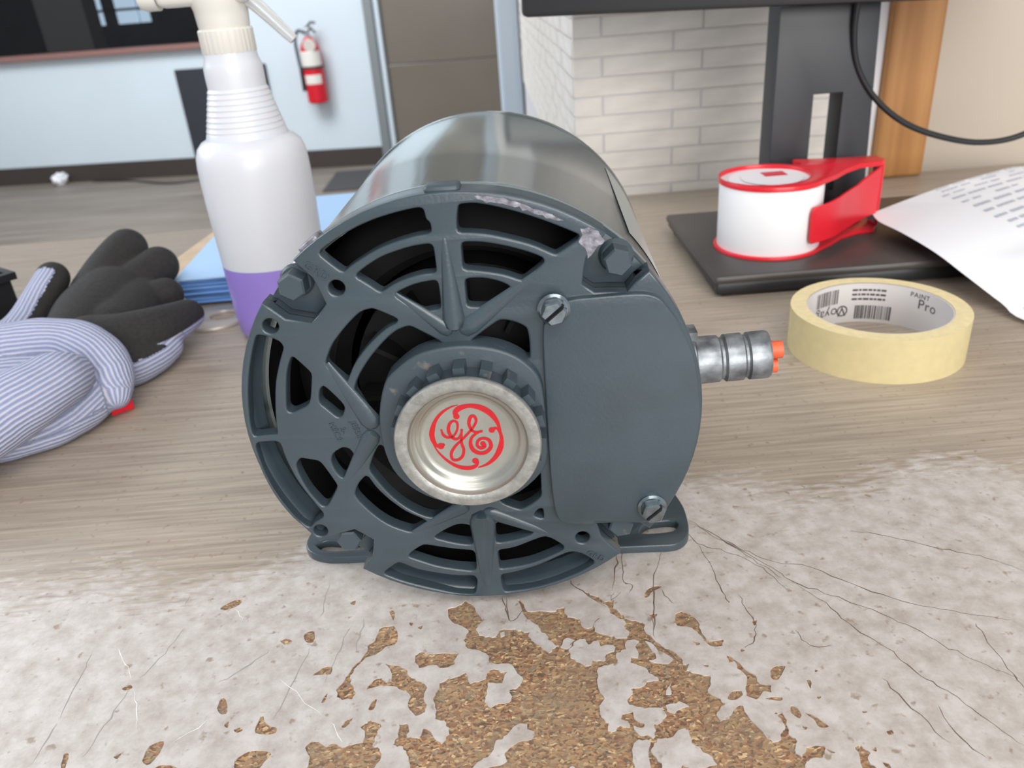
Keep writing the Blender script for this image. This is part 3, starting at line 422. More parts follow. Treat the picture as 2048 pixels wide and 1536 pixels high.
TB_islands=[[(11.7,193.9),(13.7,196.8),(15.8,198.6),(17.7,197.9),(18.2,195.8),(19.8,196.6),(21.9,197.5),(22.1,194.6),(24.6,195.1),(26.7,193.8),(26.3,192.1),(23.3,191.4),(23.0,188.7),(20.7,188.5),(18.9,189.2),(18.2,186.8),(16.4,187.0),(13.6,189.2),(12.0,191.9)],[(10.2,198.7),(12.4,199.5),(13.8,198.3),(11.5,194.4),(9.3,195.7)],[(26.6,190.3),(28.7,192.1),(30.4,192.9),(30.7,195.0),(32.1,196.6),(35.0,195.5),(33.4,193.6),(34.1,190.5),(33.4,188.6),(31.3,189.1),(30.9,186.9),(33.2,185.2),(35.4,183.1),(35.8,181.6),(38.1,180.2),(38.2,178.6),(34.5,178.5),(32.8,176.8),(30.9,176.1),(29.4,176.3),(28.6,173.7),(27.1,172.0),(27.8,170.7),(30.7,169.1),(34.7,168.5),(37.5,168.4),(37.6,165.5),(36.2,163.5),(33.7,162.9),(33.7,160.5),(33.1,158.4),(30.8,158.8),(28.3,159.8),(27.4,162.3),(30.5,161.6),(30.3,163.3),(28.2,165.1),(28.3,167.6),(25.1,167.1),(24.5,165.5),(26.3,163.6),(26.3,162.0),(23.8,163.1),(21.5,161.3),(19.8,161.8),(20.5,164.2),(18.5,166.9),(18.7,170.7),(20.4,173.2),(19.2,177.3),(19.9,184.2),(22.2,186.4),(26.4,186.7)],[(26.3,155.7),(28.3,157.8),(31.5,157.1),(30.5,153.4),(29.8,148.3),(28.7,142.6),(24.1,143.0),(25.4,148.7),(25.6,151.9)],[(36.9,195.3),(38.7,194.6),(40.5,190.3),(41.6,190.2),(44.6,186.5),(41.3,184.9),(36.8,186.8),(39.2,187.5),(38.8,191.0)],[(-10.8,204.2),(-9.6,204.6),(-9.3,203.2),(-10.8,202.3)],[(7.5,150.4),(8.8,150.8),(10.0,150.0),(9.2,147.9),(7.2,148.1)],[(31.4,154.5),(32.9,156.8),(35.7,157.8),(38.2,158.1),(41.2,160.1),(42.9,159.9),(42.9,156.4),(44.7,153.3),(47.2,150.2),(48.2,147.8),(44.8,147.2),(40.8,147.3),(38.7,148.6),(36.6,146.5),(32.9,146.4),(33.1,149.6),(31.3,152.6)],[(38.4,168.8),(42.5,169.7),(44.9,168.6),(42.0,167.3),(40.4,165.9),(38.4,166.9)],[(38.9,173.4),(40.2,175.2),(41.6,177.7),(41.2,174.0),(40.3,172.9)],[(-20.1,152.0),(-17.4,155.5),(-15.4,156.1),(-14.1,158.6),(-13.0,160.9),(-11.6,161.8),(-9.7,163.0),(-6.5,166.4),(-3.4,166.3),(-3.6,164.5),(-1.5,163.4),(-2.6,161.1),(-6.4,160.3),(-8.5,158.9),(-10.5,157.2),(-10.1,154.4),(-11.8,153.5)]]
TB_cracks=[[(65.6,259.0),(72.5,246.8),(78.3,239.9),(88.9,225.7),(94.3,217.6),(104.3,209.3),(112.2,203.5),(118.0,197.5),(124.6,190.5),(130.8,182.2),(138.1,174.2),(145.5,167.6)],[(63.4,249.5),(67.3,241.3),(77.1,235.6),(85.4,226.1),(90.2,213.5)],[(93.4,217.7),(100.5,206.0),(105.6,193.7),(112.0,184.2),(115.7,175.5),(119.8,168.3),(124.0,162.3),(127.2,154.9),(132.4,146.1)],[(124.4,243.2),(134.9,238.8),(143.9,233.9),(154.6,227.4),(165.2,221.9),(173.7,214.0)],[(68.4,253.7),(87.1,231.5),(102.9,224.0),(115.8,211.8),(128.9,202.8),(142.5,196.5),(156.1,191.5)],[(37.3,245.1),(34.8,226.7),(37.3,222.3),(35.7,218.6)],[(51.8,240.3),(45.5,222.7),(40.5,199.7)],[(65.8,243.0),(67.7,228.2),(68.2,213.5),(68.9,209.7)],[(29.8,220.6),(33.8,235.2),(34.9,245.4)],[(15.2,227.6),(17.5,223.3),(27.6,211.9)],[(33.3,199.3),(41.8,191.7),(46.8,184.8)],[(72.9,214.2),(73.7,205.4),(74.9,199.4),(71.7,191.8),(68.0,188.9)],[(144.7,191.6),(143.5,180.8),(143.7,170.7),(143.9,164.9)],[(116.2,161.2),(117.4,149.9),(120.6,143.2)],[(105.2,172.7),(108.8,161.1),(113.2,148.7)],[(66.8,255.5),(76.4,243.2),(83.3,231.3),(90.6,220.0)],[(86.2,194.7),(88.6,187.8),(95.6,187.0)],[(-9.6,221.8),(-8.5,215.1),(-7.1,209.3)],[(-8.3,221.6),(-7.1,209.8),(-1.6,214.9)],[(44.3,217.3),(42.4,207.7),(40.1,196.0)],[(30.2,219.6),(28.7,215.0),(33.6,220.4)],[(46.6,218.9),(50.0,211.4)],[(12.1,195.9),(14.2,198.3)]]
TB_grey=[[(-150.6,182.6),(-151.7,201.1),(-152.2,210.1)],[(-130.7,196.8),(-126.1,207.3),(-123.0,218.9)],[(-81.0,175.9),(-78.8,187.4),(-75.6,204.2)],[(-74.7,218.5),(-74.2,236.9)],[(-63.1,212.3),(-64.1,207.6),(-67.7,188.3)],[(-136.5,166.8),(-134.1,181.0),(-132.4,192.8)],[(-103.5,191.9),(-96.0,197.5),(-89.3,204.6)],[(-151.3,166.5),(-150.5,180.7)],[(-126.9,230.8),(-126.8,236.1)],[(-58.4,216.6),(-59.2,209.4),(-59.7,200.3)]]
TB_white=[[(-143.7,211.5),(-132.9,196.0)],[(-83.0,191.9),(-66.1,174.5)],[(-63.4,172.4),(-58.3,164.7)],[(-130.7,192.6),(-123.3,174.4)],[(-110.5,169.6),(-100.9,177.8)],[(-107.4,227.2),(-102.8,220.3)]]
# ------------------------------------------------------------------ the room
def struct(name, bm, m, parent=None, sm=None):
    o = obj(name, bm, m, parent, sm)
    if not parent: o['kind'] = 'structure'
    return o
FZ = -.76
struct('floor', bbox(-6.5, 2.2, -1.2, 6.2, FZ - .05, FZ), m_floor)
# far wall, slightly turned
ANG = math.radians(-6.2)
FWM = Matrix.Translation((-.66, 4.96, FZ)) @ Matrix.Rotation(ANG, 4, 'Z')
def fw(x0, x1, y0, y1, z0, z1, bev=0): return bbox(x0, x1, y0, y1, z0, z1, bev, M=FWM)
OP0, OP1, LED, HT = -5.6, -.84, .715, 2.75       # opening along the wall, ledge height above the floor
bm = bmesh.new()
for a in ((-5.9, 0, 0, .12, .0, LED), (OP1, 0, 0, .12, LED, HT), (-5.9, OP0, 0, .12, LED, HT), (OP0, OP1, 0, .12, 2.2, HT)): box(bm, *a, M=FWM)
wall = struct('wall_far', bm, m_wall)
struct('baseboard_far', fw(-5.9, 0, -.014, 0, 0, .105, .003), m_basebd)
struct('trim_1', fw(OP0, OP1, -.05, .15, LED, LED + .03, .005), m_ledge)
w1 = struct('window_1', fw(OP0, OP1, .055, .065, LED + .03, 2.2), m_glassdark)
fb = bmesh.new()
for a in ((OP0, OP1, .03, .09, 2.15, 2.2), (OP1 - .03, OP1, .03, .09, LED + .03, 2.2), (OP0, OP0 + .03, .03, .09, LED + .03, 2.2)): box(fb, *a, M=FWM)
struct('window_frame', fb, m_black, w1)
# dark room behind the pane
bm = bmesh.new()
for a in ((-6.2, .0, 2.85, 2.95, 0, HT), (-6.2, -6.1, .12, 2.9, 0, HT), (-.45, -.35, .12, 2.9, 0, HT), (-6.2, -.35, .12, 2.9, HT, HT + .05), (-6.2, -.35, .12, 2.9, -.05, 0)): box(bm, *a, M=FWM)
struct('wall_back_room', bm, m_roomdark)
struct('wall_pillar', bbox(-2.80, -2.50, 5.65, 5.85, FZ, 1.5), m_roomcol)
for k, (a, b) in enumerate(((-2.12, -1.92), (-1.80, -1.60), (-1.57, -1.48))):
    pass
wins = thing('lit_window', 'bright daylit window seen through the dark pane at upper left', 'window', (0, 0, 0))
wins['label'] = 'pair of bright daylit windows seen through the long dark pane at upper left'
for a, b in ((-3.45, -3.21), (-3.09, -2.92), (-2.905, -2.82)):
    obj('pane', bbox(a, b, 7.58, 7.60, FZ + .83, FZ + 1.7), m_winlit, wins)
obj('window_bar', bbox(-3.45, -2.82, 7.565, 7.58, FZ + .93, FZ + .95), m_roomdark, wins)
# right-hand jamb, taupe door panels, light post
struct('trim_2', fw(0, .055, -.03, .12, 0, HT, .006), m_jamb)
struct('trim_3', fw(.055, .085, -.01, .12, 0, HT, .006), m_wall)
d1 = struct('door_1', bbox(-.575, .62, 4.99, 5.03, FZ + .01, 1.99), m_door)
struct('door_panel', bbox(-.57, .62, 4.975, 4.99, FZ + .01, -.21, .004), m_door, d1)
struct('door_panel', bbox(-.57, .62, 4.975, 4.99, -.2085, 1.99, .004), m_door, d1)
bm = bbox(.0275, .0775, 1.88, 1.95, FZ, 1.99, .004); box(bm, .033, .036, 1.872, 1.885, FZ, 1.99); box(bm, .068, .071, 1.872, 1.885, FZ, 1.99)
struct('trim_4', bm, m_alu)
# brick corner behind the bench
bm = bmesh.new(); box(bm, .0805, .352, .7760, 1.95, FZ, 1.99)
wb = struct('wall_brick', bm, m_mortar)
PITCH = .01695; Z0 = .0764 - 5 * PITCH; J = .0025
def brick_bm(w, h, d, sd):
    bm = bbox(0, w, 0, d, 0, h, .0007, 2); r = random.Random(sd)
    for v in bm.verts:
        v.co += Vector((r.uniform(-1, 1), r.uniform(-1, 1), r.uniform(-1, 1))) * .00035
    return bm
bmesh_cache = {}
def brick_me(w, side):
    k = (round(w, 3), side)
    if k not in bmesh_cache:
        b = brick_bm(w, PITCH - .0006, .006, len(bmesh_cache)) if side == 0 else brick_bm(.006, PITCH - .0015, w, len(bmesh_cache))
        me = bpy.data.meshes.new('brick'); b.to_mesh(me); b.free(); me.materials.append(m_brick); bmesh_cache[k] = me
    return bmesh_cache[k]
BL = .0915
def course(row):
    z = Z0 + row * PITCH; off = (.1052 if row % 2 else .1700) - .0785; cuts = [0.0]; x = off
    while x < .272: cuts.append(x); x += BL
    cuts.append(.2725); fr = [(a, b - a - .0018) for a, b in zip(cuts, cuts[1:])]
    off = .0275 if row % 2 else .073; cuts = [0.0]; x = off
    while x < 1.15: cuts.append(x); x += BL
    cuts.append(1.17); sd = [(a, b - a - .0018) for a, b in zip(cuts, cuts[1:])]
    return z, fr, sd
rr = random.Random(4)
for row in range(0, 13):
    z, fr, sd = course(row)
    for a, w in fr:
        o = obj('brick', brick_me(w, 0), None, wb); o.location = (.0785 + a, .7745 + rr.uniform(-.0004, .0004), z)
    for a, w in sd:
        if a == 0: a += .0065; w -= .0065
        o = obj('brick', brick_me(w, 1), None, wb); o.location = (.0780 + rr.uniform(-.0004, .0004), .7745 + a, z)
bm = bmesh.new()
for row in range(13, 118):
    z, fr, sd = course(row)
    for a, w in fr: box(bm, .0785 + a, .0785 + a + w, .7745, .7805, z, z + PITCH - .0016)
    for a, w in sd: box(bm, .078, .084, .7745 + a + (.0065 if a == 0 else 0), .7745 + a + w, z, z + PITCH - .0016)
tag(obj('brickwork', bm, m_brick, wb), kind='stuff')
struct('wall_beige', bbox(.352, 2.2, .7795, .9, FZ, 1.99), m_wallb)
struct('trim_5', bbox(.3515, .3605, .770, .7795, 0, 1.99, .001), m_paper)
struct('trim_6', bbox(.3608, .4078, .760, .7795, 0, 1.99, .003), m_oak)
# ------------------------------------------------------------------ far things
R_ = FWM
ex = thing('fire_extinguisher', 'red fire extinguisher hanging on the pale far wall', 'fire extinguisher', R_ @ Vector((-.32, -.075, .385)))
bm = bmesh.new(); lathe(bm, [(0, 0), (.05, 0), (.058, .008), (.058, .255), (.056, .28), (.045, .315), (.028, .335), (.022, .35), (0, .352)], 32); obj('cylinder', fin(bm), m_red, ex, 40)
bm = bmesh.new(); lathe(bm, [(.0585, .105), (.0592, .11), (.0592, .15), (.0585, .155)], 20, a0=-140, a1=-40); obj('lower_label', bm, m_exlab, ex)
bm = bmesh.new(); lathe(bm, [(.0585, .20), (.0592, .205), (.0592, .275), (.0575, .28)], 24, a0=-160, a1=-20); obj('upper_label', bm, m_exlab, ex)
bm = bmesh.new(); lathe(bm, [(.0588, .186), (.062, .188), (.062, .198), (.0588, .2)], 32); obj('strap', bm, m_basebd, ex)
bm = bbox(-.012, .012, -.012, .012, .345, .395, .004); box(bm, -.012, .03, -.008, .008, .395, .405); obj('valve', bm, m_steel, ex)
bm = bmesh.new(); tube(bm, [(-.0, 0, .40), (.03, -.01, .425), (.055, -.02, .42)], .006, 8); tube(bm, [(0, 0, .385), (.03, -.012, .39), (.05, -.02, .37)], .006, 8); obj('handle', bm, m_black, ex, 60)
bm = bmesh.new(); lathe(bm, [(0, -.02), (.034, -.02), (.034, -.012), (0, -.012)], 20, 'Y'); o = obj('inspection_tag', fin(bm), m_exlab, ex); o.location = (.012, -.045, .315); o.rotation_euler = (.3, 0, 0)
bm = bmesh.new(); tube(bm, spline([(-.012, 0, .37), (-.05, 0, .385), (-.073, -.005, .34), (-.072, -.01, .25), (-.066, -.015, .18)], 6), .009, 8); obj('hose', bm, m_hose, ex, 60)
bm = bmesh.new(); tube(bm, [(-.066, -.015, .185), (-.06, -.02, .07)], .012, 8, rfn=lambda t: .010 + .007 * t); obj('nozzle', bm, m_black, ex, 60)
bm = fw(-1.17, -.62, -.02, 0, .06, .61, .004)
tag(obj('wall_panel', bm, m_sign), 'flat black panel against the white wall behind the spray bottle', 'panel')
bm = bbox(-.93, -.42, 4.32, 4.80, FZ, FZ + .008, .002)
tag(obj('floor_mat', bm, m_rug), 'dark grey mat lying on the floor below the extinguisher', 'mat')
bm = bmesh.new(); bmesh.ops.create_icosphere(bm, subdivisions=3, radius=.045)
for v in bm.verts: v.co *= 1 + .5 * noise.noise(v.co * 40); v.co.z *= .8
bmesh.ops.translate(bm, vec=(-2.70, 5.12, FZ + .036), verts=bm.verts)
tag(obj('crumpled_paper', bm, m_paper), 'small crumpled white paper on the floor by the baseboard', 'paper')
bm = bmesh.new(); tube(bm, spline([(-2.5, 5.10, FZ + .012), (-2.25, 5.05, FZ + .005), (-2.05, 4.92, FZ + .005), (-1.9, 4.86, FZ + .005), (-1.7, 4.92, FZ + .005), (-1.45, 5.0, FZ + .005)], 6), .006, 6)
tag(obj('floor_cable', bm, m_black, None, 60), 'thin black cable lying on the floor along the baseboard', 'cable')
# ------------------------------------------------------------------ workbench
wbench = thing('workbench', 'worn wood-grain workbench with laminate chipped to particleboard', 'workbench', (0, 0, 0))
TX0, TX1, TY0, TY1 = -.95, 1.25, -.14, .7735
bm = bbox(TX0, TX1, TY0, TY1, -.030, -.0004)
obj('particleboard_core', bm, m_board, wbench)
holes = [jag(smooth_poly(p, 150 if len(p) < 8 else 75), 1.0, .38 if len(p) > 7 else .15, i) for i, p in enumerate(TB_holes)]
SK = 1000.
rect = [(TX0 * SK, TY0 * SK), (TX1 * SK, TY0 * SK), (TX1 * SK, TY1 * SK), (TX0 * SK, TY1 * SK)]
bm = sheet('laminate', [rect] + holes + [jag(smooth_poly(p, 60), 1.2, .45, 50 + i) for i, p in enumerate(TB_islands)], .0004, 0)
obj('laminate', bm, m_lam, wbench)
def cracks(name, data, w, col, z):
    bm = bmesh.new()
    for i, p in enumerate(data):
        pts = jag([q for q in spline([(a * .001, b * .001, 0) for a, b in p], 5)], .0022, .0006, i)[:-1]
        # jag closes the loop: drop the closing run
        n = len(spline([(a, b, 0) for a, b in p], 5)); L = 0
        cut = len(pts)
        end = Vector((p[-1][0] * .001, p[-1][1] * .001)); best = min(range(len(pts)), key=lambda k: (pts[k] - end).length); pts = pts[:best + 1]
        if len(pts) > 2: ribbon(bm, pts, z, w, wf=lambda t, s=i: w * (.35 + .65 * abs(noise.noise(Vector((t * 9, s, 0)))) * 2) * min(1, 6 * t + .2, 6 * (1 - t) + .2))
    o = obj(name, bm, mat(name + '_colour', col, .8), wbench); o['kind'] = 'stuff'; return o
cracks('surface_cracks', TB_cracks, .00050, (112, 96, 84), .00003)
cracks('grey_scuffs', TB_grey, .00050, (160, 152, 150), .00004)
cracks('white_scratches', TB_white, .00040, (232, 228, 224), .00005)
obj('edge_band', bbox(TX0 - .001, TX1, TY0 - .0015, TY0, -.030, 0), m_black, wbench)
for lx in (TX0 + .06, TX1 - .06):
    for ly in (TY0 + .06, TY1 - .08): obj('leg', bbox(lx - .025, lx + .025, ly - .025, ly + .025, FZ, -.03, .003), m_black, wbench)
# ------------------------------------------------------------------ electric motor
PSI = -.06; CX, CY, CZ = -.01358522, .2168444, .07621069
motor = thing('electric_motor', 'slate blue electric motor with vented end shield and round badge cap', 'motor', (CX, CY, 0), PSI)
def w2l(x, y):
    c, s = math.cos(-PSI), math.sin(-PSI); dx, dy = x - CX, y - CY; return (dx * c - dy * s, dx * s + dy * c)
def up(me_or_bm):
    if isinstance(me_or_bm, bmesh.types.BMesh): bmesh.ops.translate(me_or_bm, vec=(0, 0, CZ), verts=me_or_bm.verts)
    else: me_or_bm.transform(Matrix.Translation((0, 0, CZ)))
    return me_or_bm
def circ(c, r, n=24): return [(c[0] + r * math.cos(2 * math.pi * k / n), c[1] + r * math.sin(2 * math.pi * k / n)) for k in range(n)]
PT = .009
hs = [smooth_poly(p, 38, round_c=1.2) for p in MT_holes] + [circ(c, 2.35) for c in MT_smallholes]
TH = .0046
me = plate('end_shield', MT_outline, hs, TH, .0007, res=2); stand(me, TH / 2); up(me)
shield = obj('end_shield', me, m_paint, motor, 50)
bm = bmesh.new()
for a0, a1 in ((53.3, 129.5), (143.7, 218.3), (233.2, 309.7), (321.5, 399.3)):
    rw = lathe(bm, [(.0694, .0038), (.0702, .0030), (.07118, .0035), (.07118, PT), (.0676, PT), (.0682, .0078), (.0690, .0062)], 40, 'Y', close=True, a0=a0, a1=a1)
    for k in (0, -1): bm.faces.new([r_[k] for r_ in rw])
obj('rim', up(fin(bm)), m_paint, motor, 50)
for f in MT_floors:
    bm = bmesh.new()
    P_ = [Vector((a * .001, b * .001)) for a, b in f[:-9]]; n_ = len(P_)
    if areas([Vector(p) for p in f]) < 0: sg = -1
    else: sg = 1
    O_ = []
    for i in range(n_):
        d = (P_[min(i + 1, n_ - 1)] - P_[max(i - 1, 0)]).normalized(); O_.append(P_[i] + Vector((d.y, -d.x)) * .0012 * sg)
    rows_ = [[bm.verts.new((q.x, y, q.y)) for q in (P_[i], O_[i]) for y in (.0040, PT + .0005)] for i in range(n_)]
    for a_, b_ in zip(rows_, rows_[1:]):
        for i0, i1 in ((0, 1), (1, 3), (3, 2), (2, 0)): bm.faces.new((a_[i0], a_[i1], b_[i1], b_[i0]))
    obj('pocket_wall', up(fin(bm)), m_paint, motor, 40)
# flange ring behind the plate, floors of the four bolt pockets
bm = bmesh.new(); lathe(bm, [(.0676, PT), (.0700, PT - .0006), (.0702, PT), (.0702, PT + .005), (.0676, PT + .005)], 96, 'Y', close=True)
obj('mounting_flange', up(fin(bm)), m_paint, motor, 40)
for f in MT_floors:
    me = plate('bolt_pocket', f, [], .003, .0002); stand(me, PT + .0005); up(me); obj('bolt_pocket', me, m_paint_worn, motor, 40)
# bosses behind the solid areas, raised tapering ribs
bm = bmesh.new()
for (a, b, wa, wb_), hk in zip(MT_ridges, (1, .35, .35, .45, .6, .6, 1, .5)):
    A = Vector((a[0] * .001, 0, a[1] * .001)); B = Vector((b[0] * .001, 0, b[1] * .001)); d = (B - A).normalized(); s = Vector((d.z, 0, -d.x)); rows = []
    for t in (0, .03, .1, .35, .7, .86, .95, 1):
        c = A + (B - A) * t; w = (wa + (wb_ - wa) * t) * .0005; e_ = (1, .72, .12)[max(0, (t > .9) + (t > .97))]; w *= e_; h = (.0003 + .0028 * t * hk) * (.4 if t == 0 else 1) * (e_ if t > .97 else 1)
        rows.append([bm.verts.new(c + s * w * math.cos(q) + Vector((0, .0004 - h * math.sin(q), 0))) for q in [math.pi * k / 8 for k in range(9)]])
    for r0, r1 in zip(rows, rows[1:]):
        for k in range(8): bm.faces.new((r0[k], r0[k + 1], r1[k + 1], r1[k]))
    bm.faces.new(rows[0]); bm.faces.new(rows[-1])
obj('raised_rib', up(fin(bm)), m_paint, motor, 50)
# hub
me = plate('hub', smooth_poly(MT_hub, 50), [], .008, .0009, res=2); stand(me, .0); up(me); obj('hub', me, m_paint_worn, motor, 40)
bm = bmesh.new(); lathe(bm, [(.0186, -.0035), (.0205, -.0035), (.0205, -.0122), (.0186, -.0122)], 64, 'Y', close=True)
for k in range(18):
    a = math.radians(90 + 20 * k + 2); M = Matrix.Rotation(-a, 4, 'Y')
    box(bm, .0195, .0232, -.0105, -.0035, -.0017, .0017, M)
obj('castellated_collar', up(fin(bm)), m_paint_worn, motor, 30)
# dust cap with emblem
bm = bmesh.new()
lathe(bm, [(.0, -.0095), (.0180, -.0095), (.0182, -.0120), (.0205, -.0120), (.0214, -.0124), (.0219, -.0131), (.0219, -.0141), (.0215, -.0147), (.0195, -.01485), (.0183, -.0147), (.0178, -.0144)], 96, 'Y')
cap = obj('dust_cap', up(fin(bm)), m_zincrim, motor, 50)
bm = bmesh.new()
lathe(bm, [(.0178, -.0145), (.0175, -.0136), (.0170, -.0125), (.0161, -.0123), (.0154, -.0117), (.0150, -.0110), (.0143, -.01045), (.0132, -.0103), (.006, -.0103), (.0, -.0103)], 96, 'Y')
# thin dish needs its floor in front of the cap back
obj('dish', up(fin(bm)), m_zinc, cap, 60)
bm = bmesh.new(); rng = 0
for stroke in MT_emblem:
    pts = spline([(x, z, 0) for x, z, w in stroke], 6); ws = spline([(w, 0, 0) for x, z, w in stroke], 6); n = len(pts)
    V = [(p.x * .001, p.y * .001) for p in pts]; rng += 1; yy = -.01036 - .00001 * rng
    L = []; R2 = []
    for i in range(n):
        a, b = V[max(i - 1, 0)], V[min(i + 1, n - 1)]; dx, dz = b[0] - a[0], b[1] - a[1]; q = math.hypot(dx, dz) or 1; hw = ws[i].x * .0005 * .165 / .165
        hw = ws[i].x * .00049
        L.append(bm.verts.new((V[i][0] - dz / q * hw, yy, V[i][1] + dx / q * hw))); R2.append(bm.verts.new((V[i][0] + dz / q * hw, yy, V[i][1] - dx / q * hw)))
    for i in range(n - 1): bm.faces.new((L[i], R2[i], R2[i + 1], L[i + 1]))
    for k in (0, n - 1):
        hw = ws[k].x * .00049 * (1.35 if k == 0 or stroke is MT_emblem[-1] else 1); vs = [bm.verts.new((V[k][0] + hw * math.cos(t), yy - .000004, V[k][1] + hw * math.sin(t))) for t in [math.pi * 2 * j / 14 for j in range(14)]]; bm.faces.new(vs)
obj('red_emblem', up(bm), m_red_ink, cap)
# junction cover with its two slotted screws
me = plate('junction_cover', smooth_poly(MT_cover, 40, round_c=.8), [], .0022, .0005, res=2); stand(me, -.0013); up(me)
obj('junction_cover', me, m_paint, motor, 40)
def hexpts(r, rot=0, n=6): return [(r * math.cos(math.radians(rot + 360 / n * k)), r * math.sin(math.radians(rot + 360 / n * k))) for k in range(n)]
def clip_half(poly, nx, nz, d):
    out = []; n = len(poly)
    for i in range(n):
        a, b = poly[i], poly[(i + 1) % n]; sa = a[0] * nx + a[1] * nz - d; sb = b[0] * nx + b[1] * nz - d
        if sa >= 0: out.append(a)
        if sa * sb < 0: t = sa / (sa - sb); out.append((a[0] + (b[0] - a[0]) * t, a[1] + (b[1] - a[1]) * t))
    return out
def prism(bm, poly, y0, y1, bev=0):
    """extrude along -Y from y0 to y1 (y1<y0); chamfer at the front"""
    cx = sum(p[0] for p in poly) / len(poly); cz = sum(p[1] for p in poly) / len(poly)
    a = [bm.verts.new((x, y0, z)) for x, z in poly]; b = [bm.verts.new((x, y1 + bev, z)) for x, z in poly]
    def inn(x, z): v = Vector((x - cx, z - cz)); l = v.length; v = v * ((l - bev) / l); return (cx + v.x, y1, cz + v.y)
    c = [bm.verts.new(inn(x, z)) for x, z in poly]; n = len(poly)
    for u_, v_ in ((a, b), (b, c)):
        for k in range(n): bm.faces.new((u_[k], u_[(k + 1) % n], v_[(k + 1) % n], v_[k]))
    bm.faces.new(c); bm.faces.new(a[::-1])
for i, (sx, sz) in enumerate(MT_screws):
    bm = bmesh.new(); ang = math.radians(40 + 3 * i); nx, nz = -math.sin(ang), math.cos(ang)
    rows = lathe(bm, [(0, .0), (.0046, .0), (.0047, -.0007), (.0040, -.0013), (0, -.0014)], 28, 'Y')
    hx = hexpts(.0038, 10); prism(bm, hx, -.0012, -.0030)
    prism(bm, clip_half(hx, nx, nz, .00045), -.003, -.0046, .0005); prism(bm, clip_half(hx, -nx, -nz, .00045), -.003, -.0046, .0005)
    bmesh.ops.translate(bm, vec=(sx * .001, -.0024, sz * .001 + CZ), verts=bm.verts)
    o = obj('slotted_screw', fin(bm, 1e-7), m_screw, motor, 30)
    bm = bmesh.new(); box(bm, -.0036, .0036, -.00305, -.0029, -.00044, .00044, Matrix.Rotation(-ang, 4, 'Y')); bmesh.ops.translate(bm, vec=(sx * .001, -.0024, sz * .001 + CZ), verts=bm.verts); obj('slot', bm, m_dark, o)  # near-black strip paints the shade at the bottom of the slot
for i, (bx, bz) in enumerate(MT_bolts):
    bm = bmesh.new(); lathe(bm, [(0, .008), (.0050, .008), (.0051, .0072), (.0044, .0062), (0, .0062)], 28, 'Y')
    prism(bm, hexpts(.0043, 14 * i + 30), .0065, .0002, .0006)
    bmesh.ops.translate(bm, vec=(bx * .001, 0, bz * .001 + CZ), verts=bm.verts); obj('hex_bolt', fin(bm, 1e-7), m_paint_worn, motor, 30)
# cast lettering
def cast(s, size, a, ang, name='cast_lettering'):
    me = text_mesh(s, size, .00025); me.transform(Matrix.Translation((a[0] * .001, -.0001, a[1] * .001 + CZ)) @ FLIP @ Matrix.Rotation(ang, 4, 'Z')); return obj(name, me, m_paint, motor)
g = MT_grd1; cast('GRD', .0036, (g[0][0] - .2, g[0][1] - 1.8), math.atan2(g[1][1] - g[0][1], g[1][0] - g[0][0]))
g = MT_grd2; cast('GRD', .0030, (g[0][0] - .6, g[0][1] - .6), math.atan2(g[1][1] - g[0][1], g[1][0] - g[0][0]))
cast('H5C9', .0027, (-44.6, 1.6), math.radians(-76)); cast('JE558', .0027, (-37.8, 1.8), math.radians(-78)); cast('2-', .0024, (-41.4, -.4), math.radians(-76))
# chipped patches
for k, f in enumerate(MT_chip):
    me = plate('chip', jag([(a_, b_ + (1.3 if k == 0 else 0)) for a_, b_ in f], 1.0, .35, k), [], .00016); stand(me, -.00006); up(me); obj('bare_metal_chip', me, m_chip, motor)
# shell
LSH = .155; bm = bmesh.new()
lathe(bm, [(.0665, PT + .004), (.0700, PT + .004), (.0706, PT + .0048), (.0706, PT + .0075), (.0700, PT + .0085), (.0694, PT + .010), (.0694, LSH - .010), (.0699, LSH - .008), (.0703, LSH - .0055), (.0700, LSH - .003), (.0690, LSH), (.062, LSH + .004), (.030, LSH + .006), (0, LSH + .006)], 128, 'Y')
obj('shell', up(fin(bm)), m_paint_gloss, motor, 35)
bm = bmesh.new(); lathe(bm, [(.0674, PT + .0045), (.0664, .030), (.0655, .140), (.0, .142)], 96, 'Y'); obj('shade_lining', up(bm), m_dark, motor, 40)  # added near-black lining paints the darkness of the hollow shell
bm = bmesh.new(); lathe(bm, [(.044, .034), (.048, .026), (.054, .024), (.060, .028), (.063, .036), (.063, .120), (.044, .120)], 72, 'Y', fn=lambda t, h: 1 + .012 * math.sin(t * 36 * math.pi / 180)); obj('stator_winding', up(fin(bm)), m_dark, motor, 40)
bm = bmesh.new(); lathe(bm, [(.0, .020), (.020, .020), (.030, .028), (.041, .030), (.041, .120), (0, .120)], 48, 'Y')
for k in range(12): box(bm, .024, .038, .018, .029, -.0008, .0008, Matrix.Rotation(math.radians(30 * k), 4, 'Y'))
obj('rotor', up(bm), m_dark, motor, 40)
bm = bmesh.new(); lathe(bm, [(0, LSH + .004), (.0065, LSH + .004), (.0065, LSH + .035), (.006, LSH + .036), (0, LSH + .036)], 24, 'Y'); obj('shaft', up(fin(bm)), m_screw, motor, 40)
bm = bmesh.new(); lathe(bm, [(.0696, .04), (.0697, .041), (.0697, .139), (.0696, .14)], 24, 'Y', a0=14, a1=40); obj('nameplate', up(bm), m_lead, motor, 40)
